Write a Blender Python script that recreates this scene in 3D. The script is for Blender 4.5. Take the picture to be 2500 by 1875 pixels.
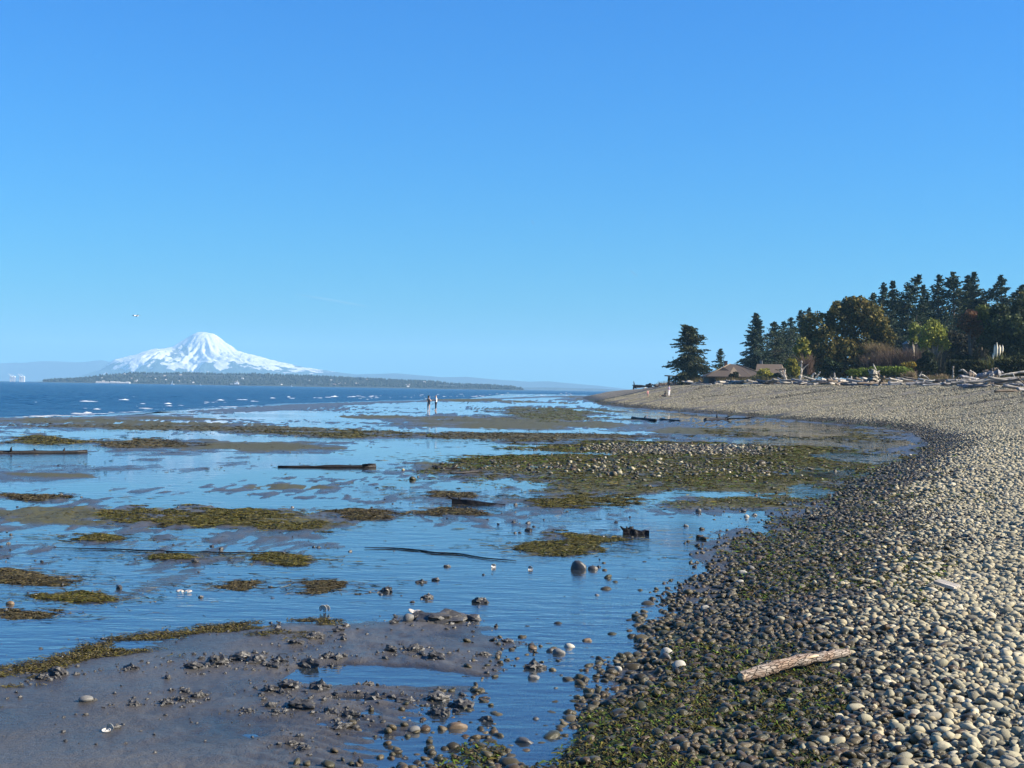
import bpy, math, random
import numpy as np
from mathutils import Vector, Matrix, Euler

R = math.radians
scene = bpy.context.scene
for o in list(bpy.data.objects):
    bpy.data.objects.remove(o)
C = scene.collection

# ------------------------------------------------------------------ camera
CAM_Z = 2.4
F = 3430.0                       # focal length in pixels of a 2500 px wide frame
ROLL, PITCH = 0.0168, 0.00364
_r = Vector((math.cos(ROLL), 0, math.sin(ROLL)))
_f = Vector((0, math.cos(PITCH), math.sin(PITCH)))
_u = _r.cross(_f).normalized()
_r = _f.cross(_u).normalized()
cam_data = bpy.data.cameras.new('camera')
cam_data.sensor_width = 36.0
cam_data.lens = 36.0 * F / 2500.0
cam_data.clip_start = 0.2
cam_data.clip_end = 60000
cam = bpy.data.objects.new('camera', cam_data)
C.objects.link(cam)
cam.matrix_world = Matrix(((_r.x, _u.x, -_f.x, 0), (_r.y, _u.y, -_f.y, 0), (_r.z, _u.z, -_f.z, CAM_Z), (0, 0, 0, 1)))
scene.camera = cam
scene.render.resolution_x, scene.render.resolution_y = 1024, 768

# ------------------------------------------------------------------ world, sun, exposure
SUN_AZ, SUN_EL = R(97), R(31)    # azimuth clockwise from +Y (the view direction)
world = bpy.data.worlds.new('World')
scene.world = world
world.use_nodes = True
wn, wl = world.node_tree.nodes, world.node_tree.links
bg = wn['Background']
sky = wn.new('ShaderNodeTexSky')
sky.sky_type = 'NISHITA'
sky.sun_disc = False
sky.sun_elevation = SUN_EL
sky.sun_rotation = SUN_AZ
sky.air_density = 1.6
sky.dust_density = 0.0
sky.ozone_density = 10.0
sky.altitude = 0
hsv = wn.new('ShaderNodeHueSaturation')
hsv.inputs['Saturation'].default_value = 1.06
hsv.inputs['Value'].default_value = 1.0
wl.new(sky.outputs['Color'], hsv.inputs['Color'])
tint = wn.new('ShaderNodeMix')
tint.data_type = 'RGBA'
tint.blend_type = 'MULTIPLY'
tint.inputs[0].default_value = 1.0
tint.inputs[7].default_value = (0.23, 0.77, 1.25, 1)     # the camera's cool white balance, the same all over the sky
wl.new(hsv.outputs['Color'], tint.inputs[6])
wl.new(tint.outputs[2], bg.inputs['Color'])
bg.inputs['Strength'].default_value = 0.05

sun_data = bpy.data.lights.new('sun', 'SUN')
sun_data.energy = 5.0
sun_data.angle = R(0.53)
sun_data.color = (1.0, 0.90, 0.74)
sun = bpy.data.objects.new('sun', sun_data)
C.objects.link(sun)
sun_dir = Vector((math.sin(SUN_AZ) * math.cos(SUN_EL), math.cos(SUN_AZ) * math.cos(SUN_EL), math.sin(SUN_EL)))
sun.rotation_euler = (-sun_dir).to_track_quat('-Z', 'Y').to_euler()
sun.location = (60, -30, 60)

vs = scene.view_settings
vs.view_transform = 'Standard'
vs.look = 'None'
vs.gamma = 1.0
vs.exposure = 1.5
vs.use_curve_mapping = False
scene.render.engine = 'CYCLES'
cy = scene.cycles
cy.use_denoising = True
cy.max_bounces = 6
cy.diffuse_bounces = 2
cy.glossy_bounces = 3
cy.transparent_max_bounces = 10
cy.transmission_bounces = 2
cy.volume_bounces = 4
cy.caustics_reflective = False
cy.caustics_refractive = False
cy.sample_clamp_indirect = 4.0

# ------------------------------------------------------------------ helpers
def ray(px, py):
    d = _f * F + _r * (px - 1250.0) - _u * (py - 937.5)
    return d / d.y
def at(px, py, Y):
    d = ray(px, py)
    return Vector((d.x * Y, Y, CAM_Z + d.z * Y))
def on_z(px, py, z=0.0):
    d = ray(px, py)
    t = (z - CAM_Z) / d.z
    return Vector((d.x * t, t, z))
def x_at(px, Y):
    return ray(px, 950).x * Y

_P = np.random.RandomState(7).rand(65536).astype(np.float64)
def _hash(ix, iy, seed):
    h = (ix * 374761393 + iy * 668265263 + seed * 974711) & 0x7fffffff
    h = ((h ^ (h >> 13)) * 1274126177) & 0x7fffffff
    return _P[(h ^ (h >> 16)) & 65535]
def vnoise(x, y, seed=0):
    x = np.asarray(x, float); y = np.asarray(y, float)
    ix = np.floor(x).astype(np.int64); iy = np.floor(y).astype(np.int64)
    fx = x - ix; fy = y - iy
    fx = fx * fx * fx * (fx * (fx * 6 - 15) + 10); fy = fy * fy * fy * (fy * (fy * 6 - 15) + 10)
    a = _hash(ix, iy, seed); b = _hash(ix + 1, iy, seed); c = _hash(ix, iy + 1, seed); d = _hash(ix + 1, iy + 1, seed)
    return (a + (b - a) * fx + (c - a) * fy + (a - b - c + d) * fx * fy) * 2 - 1
def fbm(x, y, octaves=4, seed=0, gain=0.5, lac=2.03):
    x = np.asarray(x, float); y = np.asarray(y, float)
    s = 0; a = 1.0; t = 0
    for k in range(octaves):
        s = s + a * vnoise(x, y, seed + k * 17); t += a
        x, y = x * lac * 0.8 + y * lac * 0.6 + 3.1, -x * lac * 0.6 + y * lac * 0.8 + 1.7
        a *= gain
    return s / t
def ridged(x, y, octaves=4, seed=0):
    x = np.asarray(x, float); y = np.asarray(y, float)
    s = 0; a = 1.0; t = 0
    for k in range(octaves):
        s = s + a * (1 - 2 * np.abs(vnoise(x, y, seed + k * 13))); t += a
        x, y = x * 1.64 + y * 1.2 + 5.2, -x * 1.2 + y * 1.64 + 2.9
        a *= 0.5
    return s / t
def smooth(e0, e1, x):
    t = np.clip((np.asarray(x, float) - e0) / (e1 - e0), 0, 1)
    return t * t * (3 - 2 * t)
def poly_dist(x, y, pts):
    """unsigned distance to an open polyline and the sign (+ on its right side)"""
    x = np.asarray(x, float); y = np.asarray(y, float)
    best = np.full(x.shape, 1e18); sign = np.ones(x.shape)
    for (ax, ay), (bx, by) in zip(pts[:-1], pts[1:]):
        dx, dy = bx - ax, by - ay
        L = dx * dx + dy * dy
        t = np.clip(((x - ax) * dx + (y - ay) * dy) / L, 0, 1)
        qx = x - (ax + t * dx); qy = y - (ay + t * dy)
        d = qx * qx + qy * qy
        cr = dy * (x - ax) - dx * (y - ay)
        m = d < best - 1e-9
        best = np.where(m, d, best); sign = np.where(m, np.where(cr >= 0, 1.0, -1.0), sign)
    return np.sqrt(best) * sign
def inside(x, y, poly):
    x = np.asarray(x, float); y = np.asarray(y, float)
    r = np.zeros(x.shape, bool); n = len(poly)
    for i in range(n):
        x1, y1 = poly[i]; x2, y2 = poly[(i + 1) % n]
        c = ((y1 > y) != (y2 > y)) & (x < (x2 - x1) * (y - y1) / ((y2 - y1) if y2 != y1 else 1e-9) + x1)
        r ^= c
    return r
def poly_sd(x, y, poly):
    """signed distance to a closed polygon, + inside"""
    d = np.abs(poly_dist(x, y, list(poly) + [poly[0]]))
    return np.where(inside(x, y, poly), d, -d)
def catmull(pts, n=6):
    out = []
    P = [2 * np.array(pts[0]) - np.array(pts[1])] + [np.array(p, float) for p in pts] + [2 * np.array(pts[-1]) - np.array(pts[-2])]
    for i in range(1, len(P) - 2):
        for k in range(n):
            t = k / n
            a, b, c, d = P[i - 1], P[i], P[i + 1], P[i + 2]
            out.append(tuple(0.5 * ((2 * b) + (-a + c) * t + (2 * a - 5 * b + 4 * c - d) * t * t + (-a + 3 * b - 3 * c + d) * t ** 3)))
    out.append(tuple(P[-2]))
    return out

def set_attr(me, name, arr, domain='POINT'):
    arr = np.asarray(arr, np.float32)
    if arr.ndim == 1:
        a = me.attributes.new(name, 'FLOAT', domain); a.data.foreach_set('value', arr)
    else:
        a = me.attributes.new(name, 'FLOAT_COLOR', domain)
        if arr.shape[1] == 3:
            arr = np.concatenate([arr, np.ones((len(arr), 1), np.float32)], 1)
        a.data.foreach_set('color', np.ascontiguousarray(arr).ravel())
def mesh_data(name, V, faces, mat=None, smooth_shade=True, attrs=None):
    """faces: list of (n,k) integer arrays"""
    V = np.asarray(V, np.float32).reshape(-1, 3)
    if isinstance(faces, np.ndarray):
        faces = [faces]
    faces = [np.asarray(f, np.int32) for f in faces if len(f)]
    me = bpy.data.meshes.new(name)
    me.vertices.add(len(V)); me.vertices.foreach_set('co', V.ravel())
    if faces:
        loops = np.concatenate([f.ravel() for f in faces])
        sizes = np.concatenate([np.full(len(f), f.shape[1], np.int32) for f in faces])
        starts = np.concatenate([[0], np.cumsum(sizes)[:-1]]).astype(np.int32)
        me.loops.add(len(loops)); me.loops.foreach_set('vertex_index', loops)
        me.polygons.add(len(sizes)); me.polygons.foreach_set('loop_start', starts)
        me.polygons.foreach_set('use_smooth', np.full(len(sizes), smooth_shade))
    me.update(calc_edges=True)
    me.validate()
    if attrs:
        for k, v in attrs.items():
            set_attr(me, k, v)
    if mat:
        me.materials.append(mat)
    return me
def link(name, data, parent=None, loc=None, rot=None):
    o = bpy.data.objects.new(name, data)
    C.objects.link(o)
    if parent: o.parent = parent
    if loc is not None: o.location = loc
    if rot is not None: o.rotation_euler = rot
    return o
def tag(o, label, cat=None, group=None, kind=None):
    if label: o['label'] = label
    if cat: o['category'] = cat
    if group: o['group'] = group
    if kind: o['kind'] = kind
    return o
def structure(o):
    o['kind'] = 'structure'
    return o

class G:
    """collects geometry for one mesh"""
    def __init__(s):
        s.V = []; s.Q = []; s.T = []; s.n = 0; s.c = []
    def add(s, V, Q=None, T=None, col=None):
        V = np.asarray(V, float).reshape(-1, 3)
        s.V.append(V)
        if Q is not None and len(Q): s.Q.append(np.asarray(Q) + s.n)
        if T is not None and len(T): s.T.append(np.asarray(T) + s.n)
        if col is not None:
            col = np.asarray(col, float)
            s.c.append(np.broadcast_to(col, (len(V), 3)) if col.ndim == 1 else col)
        s.n += len(V)
        return s
    def box(s, lo, hi, M=None, col=None):
        (a, b, c), (d, e, f) = lo, hi
        V = np.array([(a, b, c), (d, b, c), (d, e, c), (a, e, c), (a, b, f), (d, b, f), (d, e, f), (a, e, f)], float)
        if M is not None:
            V = np.array([M @ Vector(v) for v in V])
        return s.add(V, Q=[(0, 3, 2, 1), (4, 5, 6, 7), (0, 1, 5, 4), (1, 2, 6, 5), (2, 3, 7, 6), (3, 0, 4, 7)], col=col)
    def tube(s, pts, radii, n=8, cap=True, jag=0.0, rs=None, col=None, flat=1.0):
        pts = [np.array(p, float) for p in pts]
        m = len(pts); V = []
        up = np.array([0.0, 0.0, 1.0])
        for i in range(m):
            t = pts[min(i + 1, m - 1)] - pts[max(i - 1, 0)]
            t = t / (np.linalg.norm(t) + 1e-9)
            a = np.cross(t, up)
            if np.linalg.norm(a) < 1e-3: a = np.array([1.0, 0, 0])
            a /= np.linalg.norm(a); b = np.cross(a, t)
            for k in range(n):
                w = 2 * math.pi * k / n
                r = radii[i] * (1 + (jag * rs.uniform(-1, 1) if rs is not None else 0))
                V.append(pts[i] + a * math.cos(w) * r + b * math.sin(w) * r * flat)
        Q = [(i * n + k, i * n + (k + 1) % n, (i + 1) * n + (k + 1) % n, (i + 1) * n + k) for i in range(m - 1) for k in range(n)]
        T = []
        if cap:
            V.append(pts[0]); V.append(pts[-1])
            c0, c1 = m * n, m * n + 1
            T = [(c0, (k + 1) % n, k) for k in range(n)] + [(c1, (m - 1) * n + k, (m - 1) * n + (k + 1) % n) for k in range(n)]
        return s.add(V, Q, T, col)
    def data(s, name, mat, smooth_shade=True):
        V = np.concatenate(s.V)
        fs = []
        if s.Q: fs.append(np.concatenate(s.Q))
        if s.T: fs.append(np.concatenate(s.T))
        at_ = {'col': np.concatenate(s.c)} if s.c and sum(len(c) for c in s.c) == len(V) else None
        return mesh_data(name, V, fs, mat, smooth_shade, at_)
    def build(s, name, mat, parent=None, smooth_shade=True, loc=None, rot=None):
        return link(name, s.data(name, mat, smooth_shade), parent, loc, rot)

# ------------------------------------------------------------------ materials
class Mat:
    def __init__(s, name):
        s.m = bpy.data.materials.new(name); s.m.use_nodes = True
        s.t = s.m.node_tree; s.N = s.t.nodes; s.L = s.t.links
        s.p = s.N.get('Principled BSDF'); s.out = s.N.get('Material Output')
    def node(s, typ, **kw):
        n = s.N.new(typ)
        for k, v in kw.items():
            if k.startswith('i_'):
                n.inputs[k[2:].replace('_', ' ')].default_value = v
            else:
                setattr(n, k, v)
        return n
    def set(s, **kw):
        for k, v in kw.items():
            s.p.inputs[k.replace('_', ' ')].default_value = v
        return s
    def coord(s, kind='Object', scale=(1, 1, 1)):
        t = s.node('ShaderNodeTexCoord'); mp = s.node('ShaderNodeMapping')
        mp.inputs['Scale'].default_value = scale
        s.L.new(t.outputs[kind], mp.inputs['Vector'])
        return mp.outputs['Vector']
    def pos(s, scale=(1, 1, 1)):
        t = s.node('ShaderNodeNewGeometry'); mp = s.node('ShaderNodeMapping')
        mp.inputs['Scale'].default_value = scale
        s.L.new(t.outputs['Position'], mp.inputs['Vector'])
        return mp.outputs['Vector']
    def noise(s, vec, scale, detail=4, rough=0.55):
        n = s.node('ShaderNodeTexNoise')
        n.inputs['Scale'].default_value = scale; n.inputs['Detail'].default_value = detail; n.inputs['Roughness'].default_value = rough
        s.L.new(vec, n.inputs['Vector'])
        return n.outputs['Fac']
    def ramp(s, fac, stops, interp='LINEAR'):
        r = s.node('ShaderNodeValToRGB'); cr = r.color_ramp; cr.interpolation = interp
        while len(cr.elements) < len(stops): cr.elements.new(0.5)
        for e, (p, c) in zip(cr.elements, stops):
            e.position = p; e.color = (c[0], c[1], c[2], 1) if hasattr(c, '__len__') else (c, c, c, 1)
        s.L.new(fac, r.inputs['Fac'])
        return r.outputs['Color']
    def mix(s, fac, a, b, mode='MIX'):
        n = s.node('ShaderNodeMix'); n.data_type = 'RGBA'; n.blend_type = mode
        for v, i in ((fac, 0), (a, 6), (b, 7)):
            if isinstance(v, bpy.types.NodeSocket): s.L.new(v, n.inputs[i])
            elif i == 0: n.inputs[0].default_value = v
            else: n.inputs[i].default_value = (*v, 1)
        return n.outputs[2]
    def math(s, op, a, b=0.0, clamp=False):
        n = s.node('ShaderNodeMath'); n.operation = op; n.use_clamp = clamp
        for v, i in ((a, 0), (b, 1)):
            if isinstance(v, bpy.types.NodeSocket): s.L.new(v, n.inputs[i])
            else: n.inputs[i].default_value = v
        return n.outputs[0]
    def attr(s, name, out='Fac', kind='GEOMETRY'):
        n = s.node('ShaderNodeAttribute'); n.attribute_name = name; n.attribute_type = kind
        return n.outputs[out]
    def rand(s):
        return s.node('ShaderNodeObjectInfo').outputs['Random']
    def bump(s, h, strength=0.5, dist=0.02, normal=None):
        b = s.node('ShaderNodeBump')
        b.inputs['Distance'].default_value = dist
        if isinstance(strength, bpy.types.NodeSocket): s.L.new(strength, b.inputs['Strength'])
        else: b.inputs['Strength'].default_value = strength
        s.L.new(h, b.inputs['Height'])
        if normal: s.L.new(normal, b.inputs['Normal'])
        return b.outputs['Normal']
    def to(s, sock, name):
        s.L.new(sock, s.p.inputs[name]); return s
    def base(s, sock):
        return s.to(sock, 'Base Color')
# ------------------------------------------------------------------ shape of the shore
WATERLINE_PX = [(1312, 1875), (1470, 1710), (1570, 1620), (1645, 1500), (1790, 1400), (1960, 1270), (2060, 1200), (2150, 1150), (2245, 1110)]
WL = [(-14, -40), (-6, -14)] + [tuple(on_z(*p)[:2]) for p in WATERLINE_PX] + [(21.7, 73), (26.5, 96), (25.5, 124), (20.8, 158), (16.6, 200), (15, 232), (16, 262), (17, 300), (18.5, 350), (21, 420), (26, 500), (36, 590), (60, 660), (140, 700)]
WL = catmull(WL, 4)
SEA_EDGE = catmull([(-420, 10), (-150, 55), (-60, 78), (-34, 92), (-31, 122), (-28, 205), (-8, 350), (14, 560), (40, 680), (160, 760)], 4)

LAND = WL + [(30000, 700), (30000, -30000), (-14, -30000)]
SEA_AREA = SEA_EDGE + [(30000, 760), (30000, 30000), (-30000, 30000), (-30000, 10)]
MUD_BAR_PX = [(0, 1632), (130, 1612), (250, 1585), (275, 1562), (400, 1542), (540, 1522), (700, 1512), (840, 1508), (960, 1490), (1100, 1500), (1240, 1530), (1340, 1575), (1280, 1650), (1180, 1700), (1110, 1770), (1060, 1875)]
MUD_BAR = [(-9, 3.0)] + [(-9.0, 12.6)] + [tuple(on_z(*p)[:2]) for p in MUD_BAR_PX] + [(-1.2, 3.0)]

# raised banks and algae grounds of the flat: (px, py, half width px, half height px, height m)
BANKS = [
    (560, 1268, 290, 30, .050), (880, 1255, 95, 14, .035), (260, 1316, 75, 10, .035), (700, 1368, 72, 13, .035), (415, 1361, 50, 6, .025),
    (590, 1430, 60, 14, .03), (770, 1432, 95, 17, .032), (60, 1417, 120, 10, .03), (190, 1460, 105, 12, .03), (60, 1500, 100, 16, .03), (20, 1405, 70, 16, .03),
    (1455, 1332, 165, 33, .055), (1425, 1224, 165, 16, .04), (1095, 1250, 85, 8, .03), (1090, 1210, 60, 8, .025), (80, 1217, 90, 10, .03),
    (1650, 1135, 440, 52, .060), (1850, 1195, 240, 34, .055), (2000, 1130, 200, 38, .055), (1500, 1185, 190, 26, .055), (1270, 1122, 160, 10, .045),
    (1350, 1012, 170, 16, .06), (2010, 1060, 260, 18, .05), (1800, 1232, 160, 14, .045),
    (80, 1076, 115, 12, .05), (350, 1085, 130, 18, .04), (820, 1061, 240, 8, .05), (1330, 1066, 330, 14, .045), (500, 1045, 420, 7, .04), (960, 1020, 180, 6, .04),
    (120, 1262, 180, 22, .022), (690, 1190, 130, 7, .025), (150, 1162, 150, 5, .02), (1160, 978, 200, 5, .05), (1250, 1035, 330, 18, .055), (300, 1030, 330, 14, .035), (640, 1090, 260, 16, .02), (1520, 970, 90, 6, .1), (1700, 1055, 160, 12, .04),
]
POOLS = [(560, 1225, 240, 14, .05), (1150, 1100, 260, 26, .05), (1080, 1310, 240, 40, .05), (640, 1014, 260, 7, .06), (1250, 1052, 480, 5, .06), (700, 1072, 200, 5, .05), (150, 1095, 130, 9, .05),
         (1360, 1110, 130, 12, .03), (1650, 1300, 250, 45, .05), (1600, 1370, 140, 60, .04), (1450, 1500, 140, 120, .05), (1330, 1740, 90, 130, .06), (2050, 1150, 150, 12, .03), (2000, 1078, 170, 12, .04), (2150, 1085, 60, 12, .04),
         (2105, 1120, 150, 15, .09), (2030, 1160, 100, 9, .07), (2000, 1056, 160, 22, .08), (1770, 1208, 180, 9, .07), (1990, 1205, 90, 22, .07)]
def bank_world(px, py, hw, hh):
    c = on_z(px, py)
    n = on_z(px, py + hh); f = on_z(px, max(py - hh, 962))
    return c.x, (n.y + f.y) / 2, hw / F * c.y, (f.y - n.y) / 2, c.x / c.y
_B = [(*bank_world(*b[:4]), b[4]) for b in BANKS]
_PL = [(*bank_world(*b[:4]), -b[4]) for b in POOLS]

def shore_s(x, y):
    d = np.abs(poly_dist(x, y, WL))
    return np.where(inside(x, y, LAND), d, -d)
def sea_t(x, y):
    d = np.abs(poly_dist(x, y, SEA_EDGE))
    return np.where(inside(x, y, SEA_AREA), d, -d)
def bank_amount(x, y, k, warp):
    cx, cy_, a, b, sl, h = k
    u = (x - cx - sl * (y - cy_)) / a; v = (y - cy_) / b
    q = np.sqrt(u * u + v * v) + 0.45 * warp + 0.95 * fbm(u * 1.25 + cx * 3.7, v * 1.9 + cy_ * 2.3, 4, 15, 0.6)
    return h * smooth(1.4, 0.35, q) if h > 0 else h * smooth(1.2, 0.4, q)

def warp_fn(x, y):
    return 1.15 * fbm(x * 0.75, y * 0.30, 5, 11, 0.6) + 0.45 * fbm(x * 2.2, y * 1.3, 3, 13)
def ground_parts(x, y):
    x = np.asarray(x, float); y = np.asarray(y, float)
    s = shore_s(x, y) + 0.35 * fbm(x * 0.5, y * 0.5, 3, 3) + np.clip(y / 60, 0, 1) * 0.8 * fbm(x * .11, y * .11, 3, 5)
    t = sea_t(x, y)
    warp = warp_fn(x, y)
    d = np.hypot(x, y)
    z = np.interp(d, [12, 18, 26, 45, 65, 110], [-0.013, -0.009, -0.001, 0.001, -0.006, -0.012]) + 0.024 * fbm(x * .16, y * .08, 3, 21) + 0.016 * fbm(x * .7, y * .5, 4, 23)
    # sand ripples, larger with distance so that they stay resolved
    w = fbm(x * .25, y * .25, 2, 31)
    lam = 0.16
    ph = (y + 0.5 * x + 0.9 * w) / lam * 2 * np.pi
    z = z + 0.0035 * np.sin(ph + 2.5 * vnoise(x * 2.2, y * 2.2, 33)) * smooth(60, 12, d) + 0.006 * fbm(x * 3.1, y * 2.2, 3, 35)
    field = smooth(-0.15, 0.25, fbm(x * .09, y * .045, 3, 37)) * smooth(13, 20, d)
    z = z + field * (0.004 + 0.040 * fbm(x * 4.2, y * 1.1, 2, 38)) + 0.010 * fbm(x * 2.4, y * .8, 2, 39) * smooth(16, 24, d)
    mats = np.zeros_like(z)
    for k in _B:
        m = (np.abs(x - k[0]) < 3 * k[2] + abs(k[4]) * 2 * k[3]) & (np.abs(y - k[1]) < 2.2 * k[3])
        if m.any():
            a = bank_amount(x[m], y[m], k, warp[m])
            z[m] = np.maximum(z[m], z[m] * 0.9 + a * 0.62)
            mats[m] = np.maximum(mats[m], a / k[5])
    for k in _PL:
        m = (np.abs(x - k[0]) < 3 * k[2] + abs(k[4]) * 2 * k[3]) & (np.abs(y - k[1]) < 2.2 * k[3])
        if m.any():
            z[m] = z[m] + bank_amount(x[m], y[m], k, warp[m])
    # the mud bar in front
    sd = poly_sd(x, y, MUD_BAR) + 0.35 * fbm(x * 1.1, y * 1.1, 3, 41)
    bar = smooth(-0.3, 0.9, sd)
    zb = 0.018 + 0.020 * fbm(x * .7, y * .7, 4, 43) + 0.014 * np.clip(fbm(x * 2.6, y * 2.6, 3, 45), 0, 1) + (0.004 + 0.013 * smooth(-3.2, -1.2, x)) * fbm(x * 7, y * 5, 3, 46) + 0.006 * smooth(-3.4, -1.5, x) * ridged(x * 1.6, y * 2.6, 3, 48)
    edge_r = smooth(-1.6, 0.3, x) * smooth(11.6, 9.4, y)      # the bar sinks into a film of water here
    zb = zb - 0.024 * edge_r
    rip = np.sin((y + 0.35 * x + 0.22 * fbm(x * 1.2, y * 1.2, 2, 42)) / 0.17 * 2 * np.pi + 2.0 * vnoise(x * 3, y * 3, 44))
    zb = zb + 0.0075 * rip * smooth(-2.2, -0.6, x) * smooth(12.4, 10.6, y)
    pc = on_z(920, 1650)
    q = np.sqrt(((x - pc.x + 0.02) / 0.72) ** 2 + ((y - pc.y) / 0.42) ** 2) + 0.3 * fbm(x * 2, y * 2, 3, 47)
    zb = zb + 0.004 * smooth(1.7, 1.15, q) - 0.075 * smooth(1.35, 0.6, q)
    pd = on_z(900, 1708)
    q2 = np.sqrt(((x - pd.x) / 0.38) ** 2 + ((y - pd.y) / 0.12) ** 2) + 0.3 * fbm(x * 2, y * 2, 3, 49)
    zb = zb - 0.05 * smooth(1.2, 0.6, q2)
    z = z * (1 - bar) + zb * bar
    # a low sand bar keeps the tide pools from the sea
    z = z + np.maximum(0.02, 0.05 + 0.035 * fbm(x * .08, y * .05, 3, 55)) * np.exp(-((t + 5.5) / 3.0) ** 2)
    # seabed drops away
    z = z - np.clip(t, 0, 400) * 0.012 - 0.03 * smooth(-6, 2, t)
    # pebble beach
    slope = 0.105 + 0.05 * smooth(20, 60, y) + 0.08 * smooth(170, 260, y)
    crest = 3.75 - 0.9 * smooth(300, 420, y) - 2.0 * smooth(420, 640, y)
    sp = np.clip(s, 0, 400)
    zz = np.where(sp * slope < crest - 0.6, sp * slope, crest - 0.6 * np.exp(-(sp * slope - crest + 0.6) / 0.6))
    zz = zz + 0.035 * np.clip(sp - 30, 0, 120) * smooth(360, 290, y)
    up = smooth(-0.5, 0.6, s)
    z = z * (1 - up) + (zz + 0.010 + 0.03 * fbm(x * .6, y * .6, 3, 51) * smooth(0, 4, sp) + 0.05 * fbm(x * .08, y * .3, 3, 53) * smooth(4, 14, sp)) * up
    z = z + np.where(s < 0, 0.014 * smooth(-1.2, 0, s), 0)
    return z, s, t, mats * (1 - up), bar
def ground(x, y):
    z = ground_parts(np.atleast_1d(x), np.atleast_1d(y))[0]
    return z if np.ndim(x) else float(z[0])

def fan(d0, d1, rows, cols, half_deg, oy=0.0, power=1.0):
    inv = np.linspace((1 / d0) ** power, (1 / d1) ** power, rows) ** (1 / power)
    d = 1 / inv
    a = np.linspace(-R(half_deg), R(half_deg), cols)
    D, A = np.meshgrid(d, a, indexing='ij')
    X = D * np.tan(A); Y = D + oy
    i = np.arange(rows * cols).reshape(rows, cols)
    Q = np.stack([i[:-1, :-1], i[:-1, 1:], i[1:, 1:], i[1:, :-1]], -1).reshape(-1, 4)
    return X.ravel(), Y.ravel(), Q

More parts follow.
